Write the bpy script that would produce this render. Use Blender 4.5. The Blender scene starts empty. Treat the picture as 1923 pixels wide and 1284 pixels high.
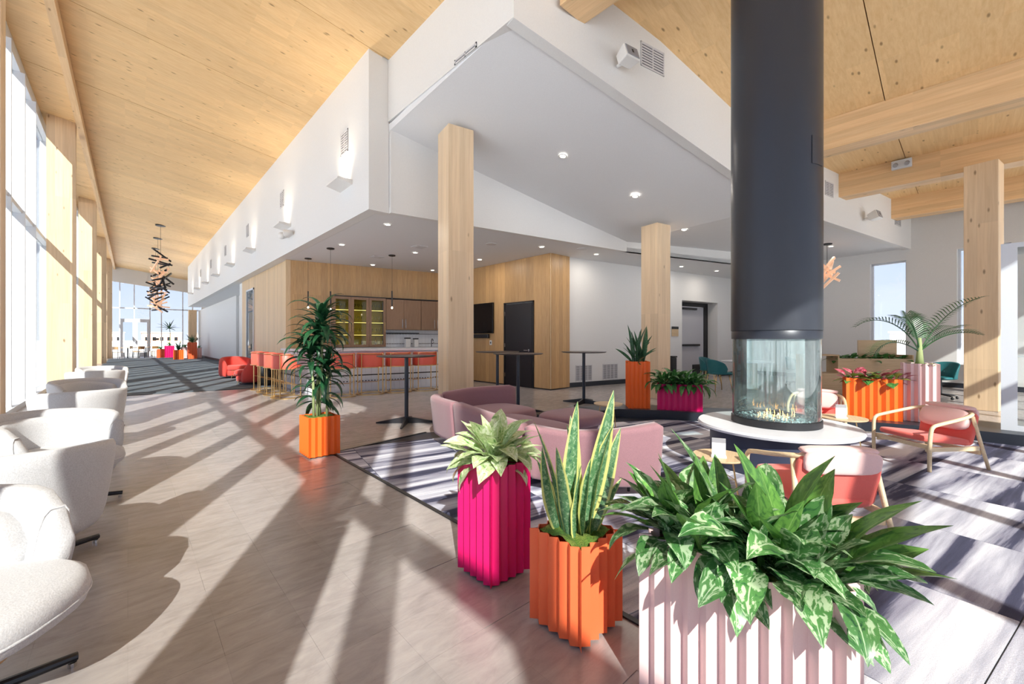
import bpy, math, random
from mathutils import Vector, Matrix, Euler
random.seed(7)
PI = math.pi
R = math.radians
sc = bpy.context.scene
col = sc.collection

# ---------------------------------------------------------------- camera, sky, sun, exposure
cd = bpy.data.cameras.new('camera')
cam = bpy.data.objects.new('camera', cd)
col.objects.link(cam)
cam.location = (0, 0, 1.32)
cam.rotation_euler = (R(90), 0, R(-42.48))
cd.sensor_width = 36
cd.lens = 36 * 788 / 1923
cd.shift_y = -5 / 1923
cd.clip_start = 0.05
cd.clip_end = 2000
sc.camera = cam

world = bpy.data.worlds.new('sky')
sc.world = world
world.use_nodes = True
wn = world.node_tree
wn.nodes.clear()
# clear winter sky: pale lavender haze at the horizon, light blue above
wg = wn.nodes.new('ShaderNodeTexCoord')
wx_ = wn.nodes.new('ShaderNodeSeparateXYZ')
wn.links.new(wg.outputs['Generated'], wx_.inputs[0])
wm = wn.nodes.new('ShaderNodeMath')
wm.operation = 'MULTIPLY'
wm.inputs[1].default_value = 1
wn.links.new(wx_.outputs[2], wm.inputs[0])
wr_ = wn.nodes.new('ShaderNodeValToRGB')
cr = wr_.color_ramp
cr.elements[0].position = 0.0
cr.elements[0].color = (0.80, 0.84, 0.97, 1)
cr.elements[1].position = 1.0
cr.elements[1].color = (0.36, 0.52, 0.92, 1)
for p_, c_ in ((0.10, (0.66, 0.74, 0.98, 1)), (0.35, (0.50, 0.63, 0.96, 1))):
    el = cr.elements.new(p_)
    el.color = c_
wn.links.new(wm.outputs[0], wr_.inputs[0])
wc_ = wn.nodes.new('ShaderNodeTexNoise')
wc_.inputs['Scale'].default_value = 2.2
wc_.inputs['Detail'].default_value = 6
wp_ = wn.nodes.new('ShaderNodeMapping')
wp_.inputs['Scale'].default_value = (1, 1, 4)
wn.links.new(wg.outputs['Generated'], wp_.inputs[0])
wn.links.new(wp_.outputs[0], wc_.inputs['Vector'])
wk = wn.nodes.new('ShaderNodeMapRange')
wk.inputs['From Min'].default_value = 0.48
wk.inputs['From Max'].default_value = 0.78
wk.inputs['To Max'].default_value = 0.6
wn.links.new(wc_.outputs['Fac'], wk.inputs['Value'])
wx2 = wn.nodes.new('ShaderNodeMix')
wx2.data_type = 'RGBA'
wn.links.new(wk.outputs[0], wx2.inputs[0])
wn.links.new(wr_.outputs[0], wx2.inputs[6])
wx2.inputs[7].default_value = (0.9, 0.92, 1.0, 1)
wb = wn.nodes.new('ShaderNodeBackground')
wb.inputs['Strength'].default_value = 0.47
wn.links.new(wx2.outputs[2], wb.inputs[0])
wo = wn.nodes.new('ShaderNodeOutputWorld')
wn.links.new(wb.outputs[0], wo.inputs[0])

sd = bpy.data.lights.new('sun', 'SUN')
sun = bpy.data.objects.new('sun', sd)
col.objects.link(sun)
sd.energy = 9.8
sd.color = (1.0, 0.93, 0.84)
sd.angle = R(0.53)
sun.rotation_euler = Vector((0.51 * 0.834, 0.86 * 0.834, -0.552)).to_track_quat('-Z', 'Y').to_euler()
sun.location = (-8, -14, 12)

sc.view_settings.view_transform = 'Standard'
sc.view_settings.look = 'None'
sc.view_settings.gamma = 1
sc.view_settings.use_curve_mapping = False
sc.view_settings.exposure = 1.4
sc.cycles.use_denoising = True
sc.cycles.max_bounces = 8
sc.cycles.diffuse_bounces = 5
sc.cycles.glossy_bounces = 3
sc.cycles.transparent_max_bounces = 16
sc.cycles.sample_clamp_indirect = 6
sc.cycles.caustics_reflective = False
sc.cycles.caustics_refractive = False

# ---------------------------------------------------------------- materials
MATS = {}


def new_mat(name):
    m = bpy.data.materials.new(name)
    m.use_nodes = True
    MATS[name] = m
    nt = m.node_tree
    return m, nt, nt.nodes['Principled BSDF']


def N(nt, typ, **kw):
    n = nt.nodes.new(typ)
    for k, v in kw.items():
        if k in ('ins',):
            for kk, vv in v.items():
                n.inputs[kk].default_value = vv
        else:
            setattr(n, k, v)
    return n


def srgb(r, g, b):
    f = lambda c: (c / 255 / 12.92) if c / 255 <= 0.04045 else ((c / 255 + 0.055) / 1.055) ** 2.4
    return (f(r), f(g), f(b), 1)


def ramp(nt, stops, interp='LINEAR'):
    n = nt.nodes.new('ShaderNodeValToRGB')
    cr = n.color_ramp
    cr.interpolation = interp
    while len(cr.elements) < len(stops):
        cr.elements.new(0.5)
    for e, (p, c) in zip(cr.elements, stops):
        e.position = p
        e.color = c
    return n


def plain(name, c, rough=0.5, metal=0.0, spec=0.5, bump=0.0, bscale=200, coat=0.0):
    m, nt, p = new_mat(name)
    p.inputs['Base Color'].default_value = c
    p.inputs['Roughness'].default_value = rough
    p.inputs['Metallic'].default_value = metal
    p.inputs['Specular IOR Level'].default_value = spec
    p.inputs['Coat Weight'].default_value = coat
    tc = N(nt, 'ShaderNodeTexCoord')
    no = N(nt, 'ShaderNodeTexNoise', ins={'Scale': bscale, 'Detail': 3})
    nt.links.new(tc.outputs['Object'], no.inputs['Vector'])
    # very slight procedural unevenness of tone
    mx = N(nt, 'ShaderNodeMix', data_type='RGBA', blend_type='MULTIPLY')
    mx.inputs[0].default_value = 0.12
    mx.inputs[6].default_value = c
    nt.links.new(no.outputs['Color'], mx.inputs[7])
    hs = N(nt, 'ShaderNodeHueSaturation', ins={'Saturation': 1.0, 'Value': 1.06})
    nt.links.new(mx.outputs[2], hs.inputs['Color'])
    bw = N(nt, 'ShaderNodeRGBToBW')
    nt.links.new(no.outputs['Color'], bw.inputs[0])
    nt.links.new(bw.outputs[0], mx.inputs[7])
    nt.links.new(hs.outputs[0], p.inputs['Base Color'])
    if bump:
        b = N(nt, 'ShaderNodeBump', ins={'Strength': bump, 'Distance': 0.002})
        nt.links.new(no.outputs['Fac'], b.inputs['Height'])
        nt.links.new(b.outputs[0], p.inputs['Normal'])
    return m


def wood(name, dark, light, axis='X', scale=1.0, knots=True, rough=0.55, lam=0.14, lamamt=0.12, rnd=0.08, kd=0.35):
    """grain runs along axis; knots are small dark spots; lamellas give soft bands of tone"""
    m, nt, p = new_mat(name)
    L = nt.links.new
    tc = N(nt, 'ShaderNodeTexCoord')
    oi = N(nt, 'ShaderNodeObjectInfo')
    add = N(nt, 'ShaderNodeVectorMath', operation='ADD')
    mul = N(nt, 'ShaderNodeVectorMath', operation='MULTIPLY')
    mul.inputs[1].default_value = (37, 53, 71)
    cmb = N(nt, 'ShaderNodeCombineXYZ')
    for i in range(3):
        L(oi.outputs['Random'], cmb.inputs[i])
    L(cmb.outputs[0], mul.inputs[0])
    L(tc.outputs['Object'], add.inputs[0])
    L(mul.outputs[0], add.inputs[1])
    ai = 'XYZ'.index(axis)
    sv = [16 * scale] * 3
    sv[ai] = 0.7 * scale
    mp = N(nt, 'ShaderNodeMapping')
    mp.inputs['Scale'].default_value = sv
    L(add.outputs[0], mp.inputs['Vector'])
    g = N(nt, 'ShaderNodeTexNoise', ins={'Scale': 1.6, 'Detail': 7, 'Roughness': 0.62, 'Distortion': 0.4})
    L(mp.outputs[0], g.inputs['Vector'])
    rp = ramp(nt, [(0.3, dark), (0.68, light)])
    L(g.outputs['Fac'], rp.inputs[0])
    # lamella bands
    sn = N(nt, 'ShaderNodeVectorMath', operation='SNAP')
    big = [lam, lam, lam]
    big[ai] = 2.7
    sn.inputs[1].default_value = big
    L(add.outputs[0], sn.inputs[0])
    wn_ = N(nt, 'ShaderNodeTexWhiteNoise', noise_dimensions='3D')
    L(sn.outputs[0], wn_.inputs['Vector'])
    mr = N(nt, 'ShaderNodeMapRange', ins={'To Min': 1 - lamamt, 'To Max': 1 + lamamt * 0.6})
    L(wn_.outputs['Value'], mr.inputs['Value'])
    mr2 = N(nt, 'ShaderNodeMapRange', ins={'To Min': 1 - rnd, 'To Max': 1 + rnd})
    L(oi.outputs['Random'], mr2.inputs['Value'])
    mm = N(nt, 'ShaderNodeMath', operation='MULTIPLY')
    L(mr.outputs[0], mm.inputs[0])
    L(mr2.outputs[0], mm.inputs[1])
    hs = N(nt, 'ShaderNodeHueSaturation')
    L(mm.outputs[0], hs.inputs['Value'])
    L(rp.outputs[0], hs.inputs['Color'])
    out = hs.outputs[0]
    if knots:
        kv = [7.0] * 3
        kv[ai] = 2.6
        mk = N(nt, 'ShaderNodeMapping')
        mk.inputs['Scale'].default_value = kv
        L(add.outputs[0], mk.inputs['Vector'])
        vo = N(nt, 'ShaderNodeTexVoronoi', ins={'Scale': 1.0, 'Randomness': 1.0})
        L(mk.outputs[0], vo.inputs['Vector'])
        kr = ramp(nt, [(0.06, (1, 1, 1, 1)), (0.15, (0, 0, 0, 1))])
        L(vo.outputs['Distance'], kr.inputs[0])
        # keep only some cells
        bw = N(nt, 'ShaderNodeSeparateColor')
        L(vo.outputs['Color'], bw.inputs[0])
        gt = N(nt, 'ShaderNodeMath', operation='GREATER_THAN')
        gt.inputs[1].default_value = 1 - kd
        L(bw.outputs[0], gt.inputs[0])
        mk2 = N(nt, 'ShaderNodeMath', operation='MULTIPLY')
        L(kr.outputs[0], mk2.inputs[0])
        L(gt.outputs[0], mk2.inputs[1])
        mk3 = N(nt, 'ShaderNodeMath', operation='MULTIPLY')
        mk3.inputs[1].default_value = 0.8
        L(mk2.outputs[0], mk3.inputs[0])
        mx = N(nt, 'ShaderNodeMix', data_type='RGBA')
        mx.inputs[7].default_value = (dark[0] * 0.32, dark[1] * 0.25, dark[2] * 0.2, 1)
        L(mk3.outputs[0], mx.inputs[0])
        L(out, mx.inputs[6])
        out = mx.outputs[2]
    L(out, p.inputs['Base Color'])
    p.inputs['Roughness'].default_value = rough
    return m


def fabric(name, c, rough=0.95, s=260, amt=0.25):
    m, nt, p = new_mat(name)
    L = nt.links.new
    tc = N(nt, 'ShaderNodeTexCoord')
    no = N(nt, 'ShaderNodeTexNoise', ins={'Scale': s, 'Detail': 2})
    L(tc.outputs['Object'], no.inputs['Vector'])
    n2 = N(nt, 'ShaderNodeTexNoise', ins={'Scale': 3.0, 'Detail': 2})
    L(tc.outputs['Object'], n2.inputs['Vector'])
    rp = ramp(nt, [(0.25, tuple(x * (1 - amt) for x in c[:3]) + (1,)), (0.75, tuple(min(1, x * (1 + amt * 0.5)) for x in c[:3]) + (1,))])
    L(no.outputs['Fac'], rp.inputs[0])
    L(rp.outputs[0], p.inputs['Base Color'])
    b = N(nt, 'ShaderNodeBump', ins={'Strength': 0.35, 'Distance': 0.003})
    L(no.outputs['Fac'], b.inputs['Height'])
    b2 = N(nt, 'ShaderNodeBump', ins={'Strength': 0.2, 'Distance': 0.03})
    L(n2.outputs['Fac'], b2.inputs['Height'])
    L(b.outputs[0], b2.inputs['Normal'])
    L(b2.outputs[0], p.inputs['Normal'])
    p.inputs['Roughness'].default_value = rough
    p.inputs['Sheen Weight'].default_value = 0.25
    return m


def leafmat(name, base, dark, pale, amount=0.5, margin=None, vein=True, band=False, rough=0.35):
    m, nt, p = new_mat(name)
    L = nt.links.new
    uv = N(nt, 'ShaderNodeTexCoord')
    oi = N(nt, 'ShaderNodeObjectInfo')
    sep = N(nt, 'ShaderNodeSeparateXYZ')
    L(uv.outputs['UV'], sep.inputs[0])
    add = N(nt, 'ShaderNodeVectorMath', operation='ADD')
    cmb = N(nt, 'ShaderNodeCombineXYZ')
    ms = N(nt, 'ShaderNodeMath', operation='MULTIPLY')
    ms.inputs[1].default_value = 43
    L(oi.outputs['Random'], ms.inputs[0])
    for i in range(3):
        L(ms.outputs[0], cmb.inputs[i])
    mp = N(nt, 'ShaderNodeMapping')
    mp.inputs['Scale'].default_value = (4, 26, 1) if band else (3.2, 7.5, 1)
    L(uv.outputs['UV'], mp.inputs['Vector'])
    L(mp.outputs[0], add.inputs[0])
    L(cmb.outputs[0], add.inputs[1])
    no = N(nt, 'ShaderNodeTexNoise', ins={'Scale': 1.0, 'Detail': 4, 'Roughness': 0.6, 'Distortion': 1.2})
    L(add.outputs[0], no.inputs['Vector'])
    t = 0.62 - 0.24 * amount
    rp = ramp(nt, [(t - 0.16, dark), (t - 0.05, base), (t + 0.035, base), (t + 0.09, pale)])
    L(no.outputs['Fac'], rp.inputs[0])
    out = rp.outputs[0]
    # |u-0.5|*2
    su = N(nt, 'ShaderNodeMath', operation='SUBTRACT')
    su.inputs[1].default_value = 0.5
    L(sep.outputs[0], su.inputs[0])
    ab = N(nt, 'ShaderNodeMath', operation='ABSOLUTE')
    L(su.outputs[0], ab.inputs[0])
    if vein:
        lt = ramp(nt, [(0.012, (1, 1, 1, 1)), (0.035, (0, 0, 0, 1))])
        L(ab.outputs[0], lt.inputs[0])
        mx = N(nt, 'ShaderNodeMix', data_type='RGBA')
        mx.inputs[7].default_value = pale
        L(lt.outputs[0], mx.inputs[0])
        L(out, mx.inputs[6])
        out = mx.outputs[2]
    if margin:
        lt = ramp(nt, [(0.33, (0, 0, 0, 1)), (0.38, (1, 1, 1, 1))])
        L(ab.outputs[0], lt.inputs[0])
        mx = N(nt, 'ShaderNodeMix', data_type='RGBA')
        mx.inputs[7].default_value = margin
        L(lt.outputs[0], mx.inputs[0])
        L(out, mx.inputs[6])
        out = mx.outputs[2]
    hs = N(nt, 'ShaderNodeHueSaturation')
    mr = N(nt, 'ShaderNodeMapRange', ins={'To Min': 0.75, 'To Max': 1.2})
    L(oi.outputs['Random'], mr.inputs['Value'])
    L(mr.outputs[0], hs.inputs['Value'])
    L(out, hs.inputs['Color'])
    L(hs.outputs[0], p.inputs['Base Color'])
    p.inputs['Roughness'].default_value = rough
    tr = N(nt, 'ShaderNodeBsdfTranslucent')
    L(hs.outputs[0], tr.inputs['Color'])
    mix = N(nt, 'ShaderNodeMixShader')
    mix.inputs[0].default_value = 0.22
    o = nt.nodes['Material Output']
    L(p.outputs[0], mix.inputs[1])
    L(tr.outputs[0], mix.inputs[2])
    L(mix.outputs[0], o.inputs['Surface'])
    return m


def glassmat(name, tint, gloss=0.06, rough=0.0, haze=0.0):
    m, nt, p = new_mat(name)
    L = nt.links.new
    nt.nodes.remove(p)
    tr = N(nt, 'ShaderNodeBsdfTransparent')
    tr.inputs[0].default_value = tint
    gl = N(nt, 'ShaderNodeBsdfGlossy')
    gl.inputs['Roughness'].default_value = rough
    fr = N(nt, 'ShaderNodeFresnel', ins={'IOR': 1.45})
    mr = N(nt, 'ShaderNodeMath', operation='MULTIPLY')
    mr.inputs[1].default_value = gloss / 0.04 * 0.6
    mr.use_clamp = True
    L(fr.outputs[0], mr.inputs[0])
    mx = N(nt, 'ShaderNodeMixShader')
    L(mr.outputs[0], mx.inputs[0])
    L(tr.outputs[0], mx.inputs[1])
    L(gl.outputs[0], mx.inputs[2])
    out = mx.outputs[0]
    if haze:
        df = N(nt, 'ShaderNodeBsdfDiffuse')
        df.inputs[0].default_value = (0.75, 0.9, 0.9, 1)
        no = N(nt, 'ShaderNodeTexNoise', ins={'Scale': 6.0, 'Detail': 4, 'Distortion': 1.5})
        tc = N(nt, 'ShaderNodeTexCoord')
        mp = N(nt, 'ShaderNodeMapping')
        mp.inputs['Scale'].default_value = (1.5, 1.5, 0.35)
        L(tc.outputs['Object'], mp.inputs[0])
        L(mp.outputs[0], no.inputs['Vector'])
        mrr = N(nt, 'ShaderNodeMapRange', ins={'From Min': 0.35, 'From Max': 0.75, 'To Min': haze * 0.4, 'To Max': haze * 1.6})
        L(no.outputs['Fac'], mrr.inputs['Value'])
        m2 = N(nt, 'ShaderNodeMixShader')
        L(mrr.outputs[0], m2.inputs[0])
        L(out, m2.inputs[1])
        L(df.outputs[0], m2.inputs[2])
        out = m2.outputs[0]
    L(out, nt.nodes['Material Output'].inputs['Surface'])
    return m


def emis(name, c, s):
    m, nt, p = new_mat(name)
    p.inputs['Base Color'].default_value = c
    p.inputs['Emission Color'].default_value = c
    p.inputs['Emission Strength'].default_value = s
    return m


white_paint = plain('white_paint', (0.73, 0.73, 0.725, 1), 0.7, bscale=60)
soffit_white = plain('soffit_white', (0.74, 0.75, 0.77, 1), 0.75, bscale=60)
win_metal = plain('window_metal', (0.66, 0.70, 0.76, 1), 0.45)
black_metal = plain('black_metal', (0.012, 0.012, 0.014, 1), 0.45, 0.0)
black_gloss = plain('black_gloss', (0.006, 0.006, 0.007, 1), 0.15)
navy_black = plain('ledge_black', (0.018, 0.022, 0.032, 1), 0.35)
door_black = plain('door_black', (0.008, 0.006, 0.009, 1), 0.4)
grey_door = plain('grey_door', (0.46, 0.46, 0.50, 1), 0.45)
vent_white = plain('vent_white', (0.6, 0.6, 0.62, 1), 0.5)
vent_dark = plain('vent_dark', (0.16, 0.16, 0.18, 1), 0.7)
plastic_white = plain('plastic_white', (0.75, 0.74, 0.72, 1), 0.45)
grille_grey = plain('grille_grey', (0.3, 0.3, 0.32, 1), 0.6)
clt = wood('clt_spruce', (0.74, 0.475, 0.22, 1), (0.84, 0.585, 0.305, 1), 'X', 1.0, True, 0.6, lam=0.19, lamamt=0.06, rnd=0.035, kd=0.85)
glulam_y = wood('glulam_beam', (0.70, 0.45, 0.23, 1), (0.82, 0.57, 0.32, 1), 'Y', 1.0, True, 0.5, lam=0.12, lamamt=0.12)
glulam_z = wood('glulam_column', (0.66, 0.48, 0.30, 1), (0.76, 0.58, 0.385, 1), 'Z', 1.0, True, 0.5, lam=0.13, lamamt=0.12)
oak = wood('oak_board', (0.46, 0.265, 0.11, 1), (0.60, 0.38, 0.18, 1), 'Z', 2.4, False, 0.4, lam=5, lamamt=0.02, rnd=0.10)
oak_pale = wood('pale_board', (0.60, 0.42, 0.24, 1), (0.70, 0.52, 0.32, 1), 'Z', 2.4, False, 0.45, lam=5, lamamt=0.02, rnd=0.08)
cab_wood = wood('cabinet_wood', (0.24, 0.135, 0.075, 1), (0.33, 0.20, 0.12, 1), 'Z', 2.6, False, 0.5, lam=5, lamamt=0.02, rnd=0.05)
ash = wood('ash_frame', (0.68, 0.50, 0.29, 1), (0.82, 0.66, 0.43, 1), 'X', 4, False, 0.4, lam=5, lamamt=0.0, rnd=0.04)
desk_wood = wood('desk_wood', (0.52, 0.37, 0.21, 1), (0.64, 0.48, 0.30, 1), 'X', 2, False, 0.5, lam=5, lamamt=0.0, rnd=0.05)
base_wood = wood('chair_base_wood', (0.36, 0.2, 0.08, 1), (0.48, 0.29, 0.13, 1), 'X', 3, False, 0.45, lam=5, lamamt=0, rnd=0.04)
table_black = plain('table_black', (0.03, 0.018, 0.018, 1), 0.42, bscale=30)
pole_blue = plain('pole_blue_black', (0.02, 0.028, 0.045, 1), 0.35)
white_fab = fabric('white_boucle', (0.56, 0.56, 0.575, 1), s=190, amt=0.2)
mauve = fabric('mauve_wool', (0.31, 0.16, 0.18, 1), s=300)
red_fab = fabric('red_fabric', (0.68, 0.065, 0.05, 1), s=300, amt=0.15)
coral = fabric('coral_fabric', (0.80, 0.14, 0.11, 1), s=300, amt=0.12)
coral_leather = plain('coral_leather', (0.74, 0.115, 0.07, 1), 0.42)
pink_fab = fabric('pink_fabric', (0.82, 0.53, 0.50, 1), s=300, amt=0.12)
teal_fab = plain('teal_shell', (0.01, 0.13, 0.15, 1), 0.5)
gold = plain('brushed_gold', (0.75, 0.52, 0.24, 1), 0.28, 1.0)
chrome = plain('chrome', (0.7, 0.7, 0.72, 1), 0.2, 1.0)
steel = plain('black_steel', (0.012, 0.013, 0.017, 1), 0.36, 0.0)
flue_mat = plain('flue_enamel', (0.03, 0.034, 0.045, 1), 0.36, 0.25)
stone = plain('white_stone', (0.72, 0.73, 0.77, 1), 0.3, bscale=25)
navy_base = plain('navy_plinth', (0.035, 0.042, 0.075, 1), 0.4)
pl_orange = plain('orange_steel', (0.88, 0.15, 0.018, 1), 0.42)
pl_coral = plain('coral_steel', (0.86, 0.16, 0.055, 1), 0.42)
pl_magenta = plain('magenta_steel', (0.68, 0.004, 0.13, 1), 0.4)
pl_pink = plain('pale_pink_steel', (0.80, 0.56, 0.55, 1), 0.4)
bark = plain('cane_bark', (0.30, 0.36, 0.16, 1), 0.8, bump=0.5, bscale=60)
glass = glassmat('window_glass', (0.93, 0.96, 0.97, 1), 0.045)
fire_glass = glassmat('fire_glass', (0.90, 0.97, 0.97, 1), 0.12, haze=0.07)
cab_glass = glassmat('cabinet_glass', (0.88, 0.84, 0.55, 1), 0.06)
lamp_glow = emis('lamp_glow', (1.0, 0.93, 0.82, 1), 5)
stick_glow = emis('stick_glow', (0.85, 0.52, 0.33, 1), 0.16)
cabinet_inside = plain('cabinet_inside', (0.62, 0.55, 0.24, 1), 0.6)
strip_glow = emis('strip_glow', (1.0, 0.9, 0.6, 1), 1.8)
flame_mat = emis('flame', (1.0, 0.42, 0.08, 1), 5)
sign_black = plain('sign_black', (0.02, 0.02, 0.02, 1), 0.5)
sign_white = plain('sign_white', (0.85, 0.85, 0.83, 1), 0.5)
tv_black = plain('tv_black', (0.004, 0.004, 0.005, 1), 0.12)
clear_glass = glassmat('tumbler_glass', (0.93, 0.95, 0.95, 1), 0.2)

lf_aglo = leafmat('aglaonema_leaf', (0.075, 0.22, 0.06, 1), (0.015, 0.075, 0.03, 1), (0.42, 0.56, 0.34, 1), 0.6)
lf_green = leafmat('plain_green_leaf', (0.13, 0.30, 0.06, 1), (0.06, 0.17, 0.04, 1), (0.22, 0.40, 0.11, 1), 0.2)
lf_pale = leafmat('pale_variegated_leaf', (0.55, 0.68, 0.34, 1), (0.09, 0.27, 0.05, 1), (0.82, 0.88, 0.66, 1), 0.55)
lf_snake = leafmat('snake_leaf', (0.10, 0.23, 0.10, 1), (0.03, 0.11, 0.06, 1), (0.28, 0.40, 0.24, 1), 0.5, margin=(0.66, 0.66, 0.22, 1), vein=False, band=True)
lf_snake_dark = leafmat('dark_snake_leaf', (0.045, 0.13, 0.06, 1), (0.02, 0.07, 0.04, 1), (0.12, 0.24, 0.12, 1), 0.4, vein=False, band=True)
lf_dracaena = leafmat('dracaena_leaf', (0.018, 0.09, 0.035, 1), (0.01, 0.045, 0.025, 1), (0.04, 0.16, 0.05, 1), 0.3, vein=False)
lf_lily = leafmat('lily_leaf', (0.07, 0.24, 0.055, 1), (0.025, 0.10, 0.03, 1), (0.14, 0.32, 0.09, 1), 0.3)
lf_palm = leafmat('palm_leaf', (0.06, 0.17, 0.07, 1), (0.03, 0.10, 0.05, 1), (0.16, 0.30, 0.08, 1), 0.3, vein=False)
lf_red = leafmat('red_leaf', (0.38, 0.03, 0.07, 1), (0.06, 0.09, 0.04, 1), (0.75, 0.25, 0.32, 1), 0.5)
lf_yellow = leafmat('yellow_green_leaf', (0.30, 0.36, 0.07, 1), (0.12, 0.2, 0.05, 1), (0.5, 0.48, 0.1, 1), 0.4)


def moss_mat():
    m, nt, p = new_mat('moss')
    L = nt.links.new
    tc = N(nt, 'ShaderNodeTexCoord')
    no = N(nt, 'ShaderNodeTexNoise', ins={'Scale': 9, 'Detail': 4})
    n2 = N(nt, 'ShaderNodeTexNoise', ins={'Scale': 160, 'Detail': 4})
    L(tc.outputs['Object'], no.inputs['Vector'])
    L(tc.outputs['Object'], n2.inputs['Vector'])
    rp = ramp(nt, [(0.35, (0.05, 0.14, 0.015, 1)), (0.5, (0.14, 0.26, 0.03, 1)), (0.68, (0.42, 0.42, 0.09, 1))])
    L(no.outputs['Fac'], rp.inputs[0])
    mx = N(nt, 'ShaderNodeMix', data_type='RGBA', blend_type='MULTIPLY')
    mx.inputs[0].default_value = 0.6
    L(rp.outputs[0], mx.inputs[6])
    L(n2.outputs['Fac'], mx.inputs[7])
    L(mx.outputs[2], p.inputs['Base Color'])
    b = N(nt, 'ShaderNodeBump', ins={'Strength': 1, 'Distance': 0.01})
    L(n2.outputs['Fac'], b.inputs['Height'])
    L(b.outputs[0], p.inputs['Normal'])
    p.inputs['Roughness'].default_value = 1
    return m


moss = moss_mat()


def floor_tile_mat():
    m, nt, p = new_mat('cork_tile')
    L = nt.links.new
    geo = N(nt, 'ShaderNodeNewGeometry')
    oi = N(nt, 'ShaderNodeObjectInfo')
    # tone cell: works for single tiles (random) and the far field alike
    mp = N(nt, 'ShaderNodeMapping')
    mp.inputs['Scale'].default_value = (5, 14, 5)
    L(geo.outputs['Position'], mp.inputs['Vector'])
    no = N(nt, 'ShaderNodeTexNoise', ins={'Scale': 1.0, 'Detail': 8, 'Roughness': 0.68, 'Distortion': 0.5})
    L(mp.outputs[0], no.inputs['Vector'])
    rp = ramp(nt, [(0.3, (0.29, 0.262, 0.255, 1)), (0.5, (0.36, 0.328, 0.318, 1)), (0.72, (0.42, 0.388, 0.372, 1))])
    L(no.outputs['Fac'], rp.inputs[0])
    # per-tile tone from world position (same grid as the built tiles)
    br = N(nt, 'ShaderNodeTexBrick', offset=0.5)
    br.inputs['Color1'].default_value = (0.93, 0.93, 0.93, 1)
    br.inputs['Color2'].default_value = (1.05, 1.04, 1.04, 1)
    br.inputs['Mortar'].default_value = (0.9, 0.9, 0.9, 1)
    br.inputs['Scale'].default_value = 1
    br.inputs['Mortar Size'].default_value = 0.0015
    br.inputs['Brick Width'].default_value = 0.6
    br.inputs['Row Height'].default_value = 0.3
    L(geo.outputs['Position'], br.inputs['Vector'])
    mx = N(nt, 'ShaderNodeMix', data_type='RGBA', blend_type='MULTIPLY')
    mx.inputs[0].default_value = 1
    L(rp.outputs[0], mx.inputs[6])
    L(br.outputs['Color'], mx.inputs[7])
    L(mx.outputs[2], p.inputs['Base Color'])
    mr = N(nt, 'ShaderNodeMapRange', ins={'To Min': 0.16, 'To Max': 0.32})
    L(no.outputs['Fac'], mr.inputs['Value'])
    L(mr.outputs[0], p.inputs['Roughness'])
    p.inputs['Specular IOR Level'].default_value = 0.5
    return m


tile_mat = floor_tile_mat()


def carpet_mat(name, stops, sx=0.55, sy=4.2):
    m, nt, p = new_mat(name)
    L = nt.links.new
    tc = N(nt, 'ShaderNodeTexCoord')
    oi = N(nt, 'ShaderNodeObjectInfo')
    ms = N(nt, 'ShaderNodeMath', operation='MULTIPLY')
    ms.inputs[1].default_value = 91
    L(oi.outputs['Random'], ms.inputs[0])
    cmb = N(nt, 'ShaderNodeCombineXYZ')
    for i in range(3):
        L(ms.outputs[0], cmb.inputs[i])
    mp = N(nt, 'ShaderNodeMapping')
    mp.inputs['Scale'].default_value = (sx, sy, 1)
    L(tc.outputs['Object'], mp.inputs['Vector'])
    add = N(nt, 'ShaderNodeVectorMath', operation='ADD')
    L(mp.outputs[0], add.inputs[0])
    L(cmb.outputs[0], add.inputs[1])
    no = N(nt, 'ShaderNodeTexNoise', ins={'Scale': 1.0, 'Detail': 9, 'Roughness': 0.55, 'Distortion': 0.35})
    L(add.outputs[0], no.inputs['Vector'])
    rp = ramp(nt, stops)
    L(no.outputs['Fac'], rp.inputs[0])
    fine = N(nt, 'ShaderNodeTexNoise', ins={'Scale': 260, 'Detail': 2})
    L(tc.outputs['Object'], fine.inputs['Vector'])
    mx = N(nt, 'ShaderNodeMix', data_type='RGBA', blend_type='MULTIPLY')
    mx.inputs[0].default_value = 0.5
    L(rp.outputs[0], mx.inputs[6])
    rf = ramp(nt, [(0.3, (0.55, 0.55, 0.55, 1)), (0.7, (1.2, 1.2, 1.2, 1))])
    L(fine.outputs['Fac'], rf.inputs[0])
    L(rf.outputs[0], mx.inputs[7])
    L(mx.outputs[2], p.inputs['Base Color'])
    b = N(nt, 'ShaderNodeBump', ins={'Strength': 0.5, 'Distance': 0.003})
    L(fine.outputs['Fac'], b.inputs['Height'])
    L(b.outputs[0], p.inputs['Normal'])
    p.inputs['Roughness'].default_value = 0.95
    return m


lounge_carpet = carpet_mat('lounge_carpet', [(0.35, (0.02, 0.022, 0.05, 1)), (0.435, (0.05, 0.053, 0.105, 1)), (0.465, (0.24, 0.24, 0.32, 1)), (0.535, (0.45, 0.46, 0.55, 1)), (0.63, (0.78, 0.79, 0.86, 1))], 0.34, 4.6)
hall_carpet = carpet_mat('hall_carpet', [(0.35, (0.05, 0.065, 0.085, 1)), (0.5, (0.10, 0.125, 0.15, 1)), (0.65, (0.17, 0.20, 0.235, 1))], 0.5, 5)


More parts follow.
